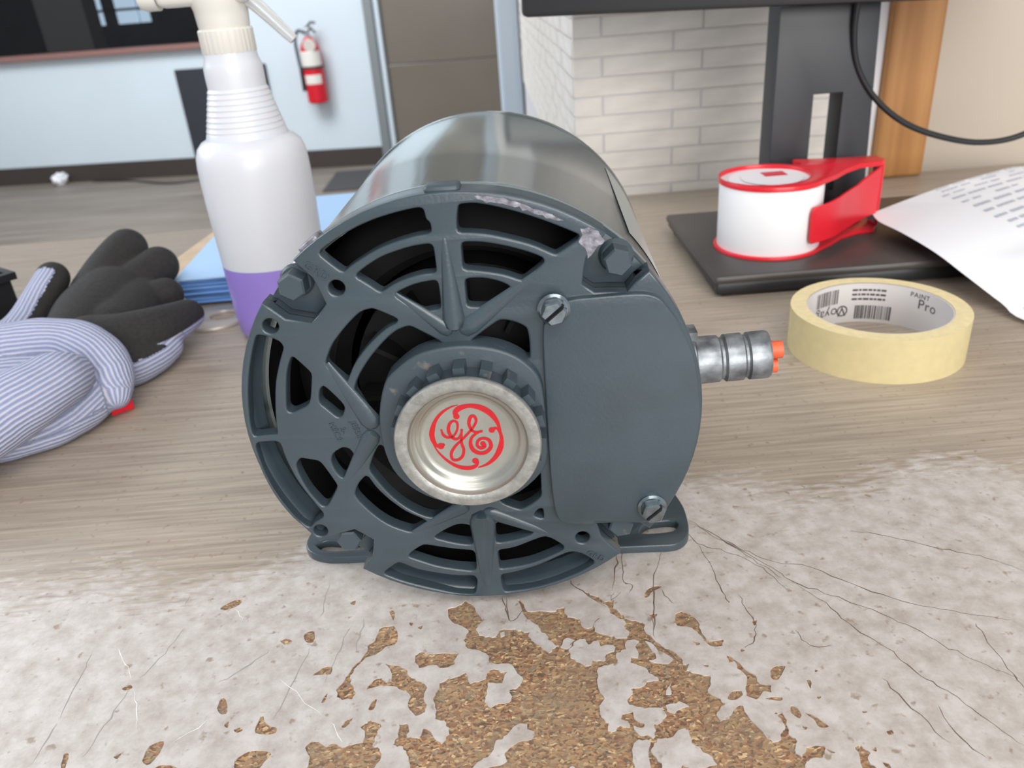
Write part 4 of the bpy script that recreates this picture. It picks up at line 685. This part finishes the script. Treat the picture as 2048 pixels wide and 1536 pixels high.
# lug on top of the front rim and a small notch at the upper left
bm = bbox(-.0065, .0035, .0015, .0085, CZ + .0700, CZ + .0726, .0012); obj('rim_lug', bm, m_paint_worn, motor, 60)
bm = bbox(-.0035, .0035, .002, .0085, .0700, .0722, .0006); bmesh.ops.rotate(bm, matrix=Matrix.Rotation(math.radians(-35), 3, 'Y'), verts=bm.verts); up(bm); obj('rim_lug', bm, m_chip, motor, 60)
# feet: rounded lugs with a slot, cradle strap under the shell
for nm, pts, slot in (('r', [(30, 272), (63.4, 272), (64.3, 267), (64.9, 260), (64.0, 249.5), (61.7, 243), (56.5, 239.3), (47, 239.6), (30, 240.6)], MT_slot_r), ('l', [(-40, 246), (-70, 247.5), (-77.5, 248.6), (-83, 251.4), (-86.2, 255.8), (-86.4, 262), (-84, 272), (-80, 277), (-40, 276)], [(-82.5, 256.5), (-79, 252.8), (-72, 251.5), (-62, 251.5), (-62, 257), (-72, 257.5), (-79, 258.6)])):
    for dy in (0, 88):
        P_ = [w2l(a * .001, b * .001) for a, b in pts]; P_ = [(a, b + dy * .001) for a, b in P_]; S_ = [w2l(a * .001, b * .001) for a, b in slot]; S_ = [(a, b + dy * .001) for a, b in S_]
        me = plate('foot', smooth_poly(P_, 50), [smooth_poly(S_, 60)], .0032, .0006, scale=1, res=2); me.transform(Matrix.Translation((0, 0, .0018)))
        obj('foot', me, m_paint, motor, 40)
for y0 in (.026, .114):
    bm = bmesh.new(); box(bm, -.046, .046, y0, y0 + .028, .0004, .0032)
    lathe(bm, [(.0697, y0), (.0722, y0), (.0722, y0 + .028), (.0697, y0 + .028)], 24, 'Y', close=True, a0=228, a1=312)
    for v in bm.verts:
        if abs(v.co.y - y0) < 1 and v.co.z < -.001: v.co.z += CZ
    obj('cradle', fin(bm), m_paint, motor, 40)
# conduit connector and wires
bm = bmesh.new(); X0 = .0690
lathe(bm, [(0, X0), (.0092, X0), (.0098, X0 + .001), (.0098, X0 + .0035), (.0080, X0 + .0042), (.0078, X0 + .0115), (.0070, X0 + .0122), (.0070, X0 + .0130), (.0079, X0 + .0138), (.0079, X0 + .0192), (.0071, X0 + .0198), (.0071, X0 + .0206), (.0079, X0 + .0213), (.0080, X0 + .0270), (.0076, X0 + .0278), (.0066, X0 + .0278), (.0064, X0 + .020), (0, X0 + .020)], 40, 'X')
box(bm, X0, X0 + .0045, -.004, .003, .0085, .0118); box(bm, X0 + .002, X0 + .005, -.003, .003, -.0130, -.009)
M = Matrix.Translation((0, .025, CZ + .0042)) @ Matrix.Translation((X0, 0, 0)) @ Matrix.Rotation(math.radians(-2.5), 4, 'Y') @ Matrix.Translation((-X0, 0, 0))
bmesh.ops.transform(bm, matrix=M, verts=bm.verts); obj('conduit_connector', fin(bm), m_galv, motor, 30)
for k, (dy, dz, r, L) in enumerate(((-.0014, .0018, .0029, .0016), (.0024, .0006, .0022, .0004), (-.0008, -.0034, .0025, .0006))):
    bm = bmesh.new(); tube(bm, spline([(X0 + .018, .025, CZ + .005), (X0 + .025, .025 + dy, CZ + .0054 + dz), (X0 + .0302 + L, .025 + dy * 1.3, CZ + .0056 + dz * 1.15)], 5), r, 12)
    bmesh.ops.bevel(bm, geom=[e for e in bm.edges if e.is_manifold and e.calc_face_angle(0) > 1.2], offset=r * .4, segments=2, affect='EDGES'); obj('wire', bm, m_orange, motor, 50)
# ------------------------------------------------------------------ spray bottle
sb = thing('spray_bottle', 'translucent white spray bottle half filled with purple cleaner', 'spray bottle', (-.1458, .500, 0))
bz = [(.0, 0), (.024, .0), (.0285, .0015), (.0302, .005), (.0312, .016), (.0319, .049)]
bz2 = [(.0319, .049), (.0326, .075), (.0329, .0860), (.0330, .1025), (.0328, .1090), (.0322, .1145), (.0305, .1195), (.0275, .1228), (.0240, .1245)]
neck = [(.0237, .1255)]
for k in range(8):
    z = .127 + k * .0030; r = .0233 + (.0172 - .0233) * k / 8; neck += [(r, z), (r - .0003, z + .0007), (r - .0006, z + .0015), (r - .0004, z + .0023)]
neck += [(.0166, .1520), (.0167, .1590), (.0166, .1625), (.0160, .1650), (.0150, .1680), (.0148, .1712)]
bm = bmesh.new(); lathe(bm, bz, 64); obj('liquid', fin(bm), m_liquid, sb, 50)
bm = bmesh.new(); lathe(bm, bz2 + neck, 64); obj('bottle_body', fin(bm), m_bottle, sb, 30)
bm = bmesh.new(); lathe(bm, [(.0148, .1705), (.0152, .1712), (.0152, .1825), (.0146, .1834), (.0, .1836)], 96, fn=lambda t, h: 1 - .018 * (math.sin(math.radians(t) * 32) > 0)); obj('screw_cap', fin(bm), m_cap, sb, 30)
bm = bmesh.new(); lathe(bm, [(.0138, .1828), (.0142, .1850), (.0145, .1890), (.0148, .1930), (.0160, .197), (.0160, .20), (0, .20)], 40)
bm2 = bbox(-.032, .020, -.0125, .0125, .1955, .214, .005, 3); me = bpy.data.meshes.new('x'); bm2.to_mesh(me); bm.from_mesh(me); bm2.free()
obj('sprayer_head', bm, m_cap, sb, 40)
bm = bmesh.new(); lathe(bm, [(0, -.043), (.0065, -.043), (.0075, -.040), (.0075, -.033), (0, -.033)], 20, 'X'); bmesh.ops.translate(bm, vec=(0, 0, .202), verts=bm.verts); obj('nozzle', fin(bm), m_cap, sb, 40)
bm = bmesh.new(); tube(bm, spline([(.012, 0, .201), (.019, 0, .1950), (.0265, 0, .1870), (.0340, 0, .1785), (.0375, 0, .1745)], 5), .004, 12, rfn=lambda t: .0046 - .0018 * t)
for v in bm.verts: v.co.y *= 1.2
obj('trigger', bm, m_clear, sb, 60)
bm = bmesh.new(); tube(bm, [(0, 0, .02), (.002, 0, .17)], .002, 8); obj('dip_tube', bm, m_cap, sb, 60)
# ------------------------------------------------------------------ masking tape
mt = thing('masking_tape', 'roll of cream masking tape lying flat on the bench', 'tape', (.2022, .3995, 0))
RO, RI, HTp = .0455, .0362, .0242
bm = bmesh.new(); lathe(bm, [(RI, .0), (RO, .0), (RO, HTp), (RI + .0006, HTp), (RI + .0006, 0)][:3], 96); obj('tape_face', bm, m_mask, mt, 40)
bm = bmesh.new(); lathe(bm, [(RO, HTp), (RI + .0008, HTp)], 96); lathe(bm, [(RI + .0008, 0), (RO, 0)], 96); obj('wound_side', fin(bm), m_masktop, mt, 40)
bm = bmesh.new(); lathe(bm, [(RI + .0008, HTp - .0002), (RI, HTp - .0002), (RI, .0), (RI + .0008, 0)], 96); core = obj('core', fin(bm), m_card, mt, 40)
bm = bmesh.new()
def innerquad(a0, a1, z0, z1):
    n = max(1, int(abs(a1 - a0) / 3)); r = RI - .00012
    for k in range(n):
        t0, t1 = math.radians(a0 + (a1 - a0) * k / n), math.radians(a0 + (a1 - a0) * (k + 1) / n)
        bm.faces.new([bm.verts.new((r * math.cos(t), r * math.sin(t), z)) for t, z in ((t0, z0), (t1, z0), (t1, z1), (t0, z1))])
rb = random.Random(3)
for a0, a1, z0, z1 in ((128, 102, .0125, .0215), (84, 52, .002, .0105)):
    a = a0
    while a > a1: w = rb.choice((.35, .5, .9, 1.3)); innerquad(a, a - w, z0, z1); a -= w + rb.choice((.4, .6, 1.0))
for k in range(3):
    a = 88
    while a > 58: w = rb.uniform(2, 5); innerquad(a, a - w, .0195 - k * .0028, .0207 - k * .0028); a -= w + .8
def inner_text(s, size, ang, z, flip=False):
    me = text_mesh(s, size, 0); b2 = bmesh.new(); b2.from_mesh(me); bmesh.ops.triangulate(b2, faces=b2.faces)
    bmesh.ops.subdivide_edges(b2, edges=b2.edges, cuts=1)
    for v in b2.verts:
        x, y = (-v.co.x, -v.co.y) if flip else (v.co.x, v.co.y); r = RI - .00014; t = math.radians(ang) - x / r
        v.co = (r * math.cos(t), r * math.sin(t), z + y)
    b2.to_mesh(me); b2.free(); bm.from_mesh(me)
inner_text('Voyager', .0085, 92, .0100, True); inner_text('Pro', .008, 30, .0135); inner_text('Prod', .0085, 152, .0165, True); inner_text('PAINT', .004, 38, .0195)
for k in range(20):   # ring of the round mark before the word
    pass
t0 = []
for q in range(24):
    a, b = math.pi * 2 * q / 24, math.pi * 2 * (q + 1) / 24
    def P(rad, an): t = math.radians(96) - rad * math.cos(an) / RI; return ((RI - .00014) * math.cos(t), (RI - .00014) * math.sin(t), .0075 + rad * math.sin(an))
    bm.faces.new([bm.verts.new(P(*z)) for z in ((.0026, a), (.0026, b), (.0034, b), (.0034, a))])
obj('printed_core_text', bm, m_ink, core)
# ------------------------------------------------------------------ monitor, stand, cable
mon = thing('monitor', 'black desktop monitor on a flat stand in front of the brick wall', 'monitor', (.254, .60, 0))
def L(x, y, z): return (x - .254, y - .60, z)
bm = bbox(.1365 - .254, .372 - .254, .4875 - .60, .6425 - .60, .0095, .0155, .0025); b_ = obj('stand_base', bm, m_base, mon, 40)
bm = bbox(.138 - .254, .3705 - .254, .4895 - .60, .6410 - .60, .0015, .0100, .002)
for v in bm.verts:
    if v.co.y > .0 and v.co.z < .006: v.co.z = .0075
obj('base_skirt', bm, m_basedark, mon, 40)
for fx, fy in ((.146, .497), (.365, .497), (.146, .634), (.365, .634)): obj('rubber_foot', bbox(fx - .258, fx - .250, fy - .604, fy - .596, 0, .009, .001), m_black, mon)
# column with slot
SX0, SX1, SZ1 = .2335, .2545, .1065
hole = [(SX0, .036), (SX1, .036), (SX1, SZ1), (SX0, SZ1)]
me = plate('column', [(.2045, .012), (.2800, .012), (.2745, .166), (.2045, .166)], [hole], .024, .0008, scale=1); stand(me, 0); me.transform(Matrix.Translation((-.254, .612 - .60, 0)))
obj('column', me, m_column, mon, 30)
bm = bbox(.215 - .254, .268 - .254, .600 - .60, .640 - .60, .012, .030, .004); obj('column_foot', bm, m_column, mon, 40)
bm = bbox(.0, .40, 0, .022, 0, .235, .003); bmesh.ops.rotate(bm, matrix=Matrix.Rotation(math.radians(1.9), 3, 'Y'), verts=bm.verts); bmesh.ops.translate(bm, vec=L(.0265, .578, .1730), verts=bm.verts); obj('housing', bm, m_blackmon, mon, 40)
bm = bbox(.006, .394, -.0012, 0, .012, .229); bmesh.ops.rotate(bm, matrix=Matrix.Rotation(math.radians(1.9), 3, 'Y'), verts=bm.verts); bmesh.ops.translate(bm, vec=L(.0265, .578, .1730), verts=bm.verts); obj('screen', bm, mat('dark_screen', (10, 10, 14), .15), mon)
bm = bmesh.new(); tube(bm, spline([L(.257, .595, .175), L(.2565, .598, .150), L(.262, .600, .125), L(.2762, .600, .1031), L(.299, .600, .0839), L(.3269, .600, .0711), L(.3619, .600, .063), L(.394, .600, .0666), L(.425, .60, .085), L(.44, .60, .13), L(.42, .60, .19)], 8), .0022, 12); obj('cable', bm, m_black, mon, 60)
# ------------------------------------------------------------------ tape dispenser
dp = thing('tape_dispenser', 'red hand tape dispenser with a wide whitish roll standing on the monitor base', 'tape dispenser', (.1885, .5455, .0157), math.radians(0))
def prof_side(r, sx, rin=None):
    """teardrop outline: circle joined to an arm reaching (+x, +y)"""
    out = []
    for k in range(37):
        a = math.radians(40 + 280 * k / 36); out.append((r * math.cos(a), r * math.sin(a)))
    return out + sx
top_out = prof_side(.0355, [(.040, -.012), (.052, .001), (.066, .012), (.082, .0145), (.087, .020), (.087, .034), (.060, .036), (.029, .042), (.029, .038), (.031, .030)])
ring_in = [(-.004 + .0300 * math.cos(t), .0035 + .0300 * math.sin(t)) for t in [2 * math.pi * k / 40 for k in range(40)]]
me = plate('top_guard', top_out, [ring_in], .0032, .0007, scale=1); me.transform(Matrix.Translation((0, 0, .0472))); obj('top_guard', me, m_redpl, dp, 40)
me = plate('bottom_guard', prof_side(.0370, [(.040, -.014), (.052, -.002), (.066, .006), (.080, .008), (.087, .020), (.087, .034), (.060, .036), (.034, .028)]), [], .0018, .0004, scale=1); me.transform(Matrix.Translation((0, 0, .0009))); obj('bottom_guard', me, m_redpl, dp, 40)
bm = bmesh.new(); lathe(bm, [(0, .0018), (.0345, .0018), (.0347, .0022), (.0347, .0455), (.0345, .0460), (.0200, .0460)], 72); obj('tape_roll', fin(bm), m_tapewhite, dp, 40)
bm = bmesh.new(); lathe(bm, [(.0205, .0466), (.0290, .0466)], 64); lathe(bm, [(0, .0470), (.0206, .0470)], 64); lab = obj('core_disc', fin(bm), m_whitelab, dp, 40)
bm = bmesh.new(); box(bm, -.003, .0125, .004, .016, .0471, .04725); obj('red_label', bm, mat('red_label', (206, 44, 62), .5), lab)
me = text_mesh('SCOTCH', .0034, .00005, align='CENTER'); me.transform(Matrix.Translation((.0048, .0085, .0474))); obj('label_text', me, mat('pink_print', (232, 130, 140), .6), lab)
def wallsheet(path, z0, z1, th, zf=None):
    bm = bmesh.new(); P_ = spline([(x, y, 0) for x, y in path], 6); n = len(P_); rows = []
    for i, p in enumerate(P_):
        d = (P_[min(i + 1, n - 1)] - P_[max(i - 1, 0)]).normalized(); nr = Vector((-d.y, d.x, 0)) * th / 2; a, b = zf(i / (n - 1)) if zf else (z0, z1)
        rows.append([bm.verts.new((p + nr) + Vector((0, 0, a))), bm.verts.new((p - nr) + Vector((0, 0, a))), bm.verts.new((p - nr) + Vector((0, 0, b))), bm.verts.new((p + nr) + Vector((0, 0, b)))])
    for r0, r1 in zip(rows, rows[1:]):
        for k in range(4): bm.faces.new((r0[k], r0[(k + 1) % 4], r1[(k + 1) % 4], r1[k]))
    bm.faces.new(rows[0]); bm.faces.new(rows[-1][::-1]); bmesh.ops.bevel(bm, geom=list(bm.edges), offset=.0004, segments=1, affect='EDGES'); return bm
bm = wallsheet([(.0865, .0200), (.0870, .0335)], .001, .048, .0018); obj('cutter_wall', bm, m_redpl, dp, 40)
bm = wallsheet([(.0165, -.0335), (.028, -.0290), (.037, -.0235), (.048, -.013), (.064, .002), (.083, .0165)], 0, 0, .0020, zf=lambda t: (.0085 + (.004 if t < .02 else 0) + .003 * t, .0330 - (.004 if t < .02 else 0) + .0065 * t + .006 * max(0, t - .75) * 4)); obj('tape_tongue', bm, m_redpl, dp, 40)
bm = bbox(.0850, .0856, .021, .033, .003, .044); obj('cutter_blade', bm, m_steel, dp)
# ------------------------------------------------------------------ paper sheet
E1 = spline([(.2695, .5625, .0270), (.2655, .5420, .0268), (.2685, .5151, .0265), (.2735, .4796, .0235), (.2800, .4523, .0165), (.2893, .4283, .0075), (.2955, .4080, .0026), (.330, .330, .0018)], 4)
DR = Vector((.858, .514, 0)); NS = len(E1); NT = 24
def psurf(i, t):
    p = E1[i] + DR * t; k = i / (NS - 1); z = E1[i].z + .003 * math.sin(min(1, t / .2) * math.pi) * (1 - k)
    f = min(1, max(0, p.x - .43) / .12); z = z * (1 - f) + (.010 * (1 - k) + .0018) * f if z > .004 else z
    d = min(1, max(0, .480 - p.y, p.x - .376) / .075); d = d * d * (3 - 2 * d)
    p.z = max(z, .0190 * (1 - d), .0018); return p
bm = bmesh.new(); g = [[bm.verts.new(psurf(i, .28 * j / NT)) for j in range(NT + 1)] for i in range(NS)]
for i in range(NS - 1):
    for j in range(NT): bm.faces.new((g[i][j], g[i + 1][j], g[i + 1][j + 1], g[i][j + 1]))
ps = obj('paper_sheet', fin(bm, 1e-9), m_paper, None, 80); tag(ps, 'curled white printed sheet draped over the monitor base at right', 'paper')
bm = bmesh.new(); rp = random.Random(11)
def pt(s, t):
    s = max(0, min(.999, s)) * (NS - 1); i = int(s); f = s - i; return psurf(i, t).lerp(psurf(min(i + 1, NS - 1), t), f) + Vector((0, 0, .0004))
for k, s0 in enumerate((.025, .075, .13, .185, .24, .29, .335, .38, .42, .46, .50)):
    t = .076 + .001 * k + rp.uniform(-.003, .003); t_end = .262
    while t < t_end:
        w = rp.uniform(.008, .024); h = .015 * rp.uniform(.7, 1)
        for q in range(4):
            a, b = t + w * q / 4, t + w * (q + .86) / 4
            bm.faces.new([bm.verts.new(pt(*z)) for z in ((s0, a), (s0 + h, a), (s0 + h, b), (s0, b))])
        t += w + (rp.uniform(.003, .006) if rp.random() < .65 else rp.uniform(.012, .02))
for q in range(3):
    a, b = .0115 + .008 * q, .0115 + .008 * (q + 1)
    bm.faces.new([bm.verts.new(pt(*z)) for z in ((.800, a), (.83, a), (.83, b), (.800, b))])
tag(obj('printed_lines', bm, m_inkp, ps), kind='stuff')
# ------------------------------------------------------------------ blue shop towels with cardboard
ts = thing('shop_towel_stack', 'stack of folded light blue shop towels behind the spray bottle', 'shop towels', (-.2335, .5530, 0), math.radians(2))
rt = random.Random(5); NL = 9
for k in range(NL):
    z0 = .0016 + k * .0023; dx, dy = rt.uniform(-.002, .002), rt.uniform(-.002, .002)
    bm = bbox(dx, .205 + dx, dy, .225 + dy, z0, z0 + .0022, .0009, 2)
    for v in bm.verts: v.co.z += .0006 * noise.noise(Vector((v.co.x * 20, v.co.y * 20, k)))
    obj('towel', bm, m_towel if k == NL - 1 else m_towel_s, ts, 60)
bm = bmesh.new(); box(bm, 0, .20, 0, .235, 0, .0012); bmesh.ops.rotate(bm, matrix=Matrix.Rotation(math.radians(-6), 3, 'Z'), verts=bm.verts); bmesh.ops.translate(bm, vec=(-.292, .575, .0), verts=bm.verts)
tag(obj('cardboard_sheet', bm, m_cardb), 'tan cardboard sheet lying under the blue shop towels', 'cardboard')
me = plate('flat_ring', [(p[0] * .97, p[1] * 1.0) for p in circ((0, 0), .0225, 48)], [circ((.004, .002), .0092, 32)], .0020, .0004, scale=1); me.transform(Matrix.Translation((-.2010, .5250, .0012)))
tag(obj('flat_ring', me, m_ring, None, 40), 'thin flat metal plate with a round hole beside the towels', 'metal ring')
# ------------------------------------------------------------------ black bin corner at the left edge
bn = thing('plastic_bin', 'corner of a black plastic bin beside the gloves at the left edge', 'bin', (-.389, .533, 0), math.radians(-38))
bm = bbox(-.035, .035, -.035, .035, 0, .040, .002)
bmesh.ops.delete(bm, geom=[f for f in bm.faces if f.normal.z > .99 and f.calc_area() > .001], context='FACES')
obj('bin_body', bm, m_black, bn, 30)
bm = bmesh.new()
for a in ((-.038, .038, -.038, -.033), (-.038, .038, .033, .038), (-.038, -.033, -.033, .033), (.033, .038, -.033, .033)): box(bm, *a, .036, .041)
obj('bin_rim', bm, m_black, bn)
# ------------------------------------------------------------------ work gloves
def skin(name, chains, vox, mfun, parent, mats, sub=0, wob=0.0, freq=60, uvdir=(1, .3, 0), sm=8):
    """chains: lists of (x,y,z,r,[flat]) ; capsules merged by a voxel remesh into one continuous surface"""
    bm = bmesh.new()
    for ch in chains:
        P_ = [Vector(c[:3]) for c in ch]; R0 = [c[3] for c in ch]
        pts = spline(P_, 6) if len(P_) > 1 else P_; rs = [v.x for v in spline([(r, 0, 0) for r in R0], 6)] if len(P_) > 1 else R0
        for p, r in zip(pts, rs):
            fl = ch[0][4] if len(ch[0]) > 4 else 1
            bmesh.ops.create_icosphere(bm, subdivisions=3, radius=r, matrix=Matrix.Translation(p) @ Matrix.Diagonal((1, 1, fl, 1)))
    me = bpy.data.meshes.new(name); bm.to_mesh(me); bm.free(); o = bpy.data.objects.new(name, me); COL.objects.link(o)
    md = o.modifiers.new('r', 'REMESH'); md.mode = 'VOXEL'; md.voxel_size = vox; md.use_smooth_shade = True
    sd_ = o.modifiers.new('s', 'SMOOTH'); sd_.factor = .6; sd_.iterations = sm
    dg = bpy.context.evaluated_depsgraph_get(); dg.update(); m2 = bpy.data.meshes.new_from_object(o.evaluated_get(dg)); bpy.data.objects.remove(o)
    m2.materials.clear()
    for m_ in mats: m2.materials.append(m_)
    if wob:
        for v in m2.vertices: v.co += Vector((0, 0, 1)) * wob * noise.noise(v.co * freq)
    for v in m2.vertices:
        if v.co.z < .0006: v.co.z = .0006
    uv = m2.uv_layers.new(name='UVMap'); from mathutils.kdtree import KDTree
    S_ = []
    for ch in chains:
        pts = spline([Vector(c[:3]) for c in ch], 10); rs = [v.x for v in spline([(c[3], 0, 0) for c in ch], 10)]; u_ = 0
        for i, p in enumerate(pts):
            if i: u_ += (p - pts[i - 1]).length
            S_.append((p, (pts[min(i + 1, len(pts) - 1)] - pts[max(i - 1, 0)]).normalized(), u_, rs[i]))
    kd = KDTree(len(S_)); [kd.insert(s_[0], i) for i, s_ in enumerate(S_)]; kd.balance(); UV = []
    for v in m2.vertices:
        p, T, u_, r_ = S_[kd.find(v.co)[1]]; q = v.co - p; sd = T.cross(Vector((0, 0, 1))).normalized(); upv = sd.cross(T)
        UV.append((u_ + q.dot(T), math.atan2(q.dot(upv), q.dot(sd)) * r_))
    for p in m2.polygons:
        p.use_smooth = True; p.material_index = mfun(p.center, p.normal)
        for li in p.loop_indices:
            uv.data[li].uv = UV[m2.loops[li].vertex_index]
    return obj(name, m2, None, parent)
gl = thing('work_glove', 'grey blue knit work glove with black coated palm up and cuff twisted over', 'glove', (0, 0, 0))
palm = [[(-.262, .462, .020, .022, .8), (-.262, .486, .024, .026), (-.262, .510, .028, .024)], [(-.246, .470, .020, .022, .8), (-.246, .495, .022, .022), (-.246, .515, .024, .018)],
        [(-.270, .510, .030, .0165), (-.270, .532, .037, .0150), (-.2675, .552, .0425, .0145), (-.2655, .562, .045, .0140)],
        [(-.257, .512, .026, .0165), (-.248, .532, .031, .0145), (-.2410, .548, .0345, .0138)],
        [(-.246, .500, .022, .0150), (-.236, .507, .023, .0125), (-.2265, .513, .0245, .0118)]]
thumb = [[(-.245, .440, .020, .020), (-.228, .442, .021, .018), (-.214, .452, .0225, .0150), (-.205, .468, .0225, .0118), (-.2010, .4790, .0220, .0100)], [(-.236, .430, .013, .013), (-.222, .428, .012, .0125), (-.213, .441, .012, .0115), (-.208, .452, .013, .0100)]]
def mf(c, n):
    # knit back shows on the outer flank of the thumb, away from the coated palm
    d = (c.x + .245) * .62 - (c.y - .440) * .78
    return 1 if (c.z < .0205 and c.x > -.243 and c.y < .485 and n.z < .45) else 0
skin('hand', palm + thumb, .0011, mf, gl, [m_rubber, m_knit], uvdir=(.7, .7, 0))
cuff = [[(-.2633, .3207, .022, .0170), (-.2474, .3390, .0290, .0180), (-.2353, .3507, .0330, .0165), (-.2277, .3636, .0345, .0150), (-.2250, .3742, .0330, .0120)],
        [(-.3133, .4206, .026, .0200), (-.2833, .4150, .0300, .0185), (-.2599, .4142, .0320, .0175), (-.2402, .4125, .0315, .0165), (-.2244, .4041, .0275, .0150), (-.2163, .3960, .0200, .0120), (-.2136, .3893, .0130, .0085)],
        [(-.2282, .4080, .0175, .0130), (-.2233, .3936, .0155, .0126), (-.2255, .3778, .0130, .0118), (-.2352, .3625, .0110, .0108), (-.2503, .3524, .0105, .0105), (-.2700, .3480, .0105, .0105)],
        [(-.3171, .3976, .018, .0180), (-.2869, .3999, .0180, .0180), (-.2652, .3995, .0190, .0180), (-.2482, .3977, .0190, .0160), (-.2364, .3988, .0170, .0130)],
        [(-.2950, .3560, .016, .0160), (-.2700, .3700, .0180, .0180), (-.2500, .3800, .0190, .0180), (-.2390, .3840, .0170, .0140)]]
skin('cuff', cuff, .00115, lambda c, n: 0, gl, [m_knit], wob=.0010, freq=60, sm=3)
bm = bbox(-.006, .006, -.001, .001, .0005, .0075, .0005); bmesh.ops.rotate(bm, cent=(0, 0, 0), matrix=Matrix.Rotation(math.radians(38), 3, 'Z'), verts=bm.verts); bmesh.ops.translate(bm, vec=(-.2140, .3925, 0), verts=bm.verts); obj('red_tag', bm, m_red, gl)
g2 = thing('work_glove', 'second knit work glove mostly hidden, one black-tipped finger pointing up at left', 'glove', (0, 0, 0))
fing = [[(-.3050, .455, .016, .017), (-.2990, .470, .025, .0125), (-.2965, .488, .034, .0110), (-.2945, .503, .041, .0108), (-.2950, .511, .0435, .0105)], [(-.320, .440, .015, .015, 1), (-.316, .470, .016, .015)], [(-.338, .45, .014, .012), (-.340, .47, .015, .012)]]
skin('hand', fing, .0013, lambda c, n: 1 if (c.y < .5045 and c.x > -.312 and n.y < .35 and n.x < .62 and c.z > .010) else 0, g2, [m_rubber, m_knit], uvdir=(.1, .6, .8))
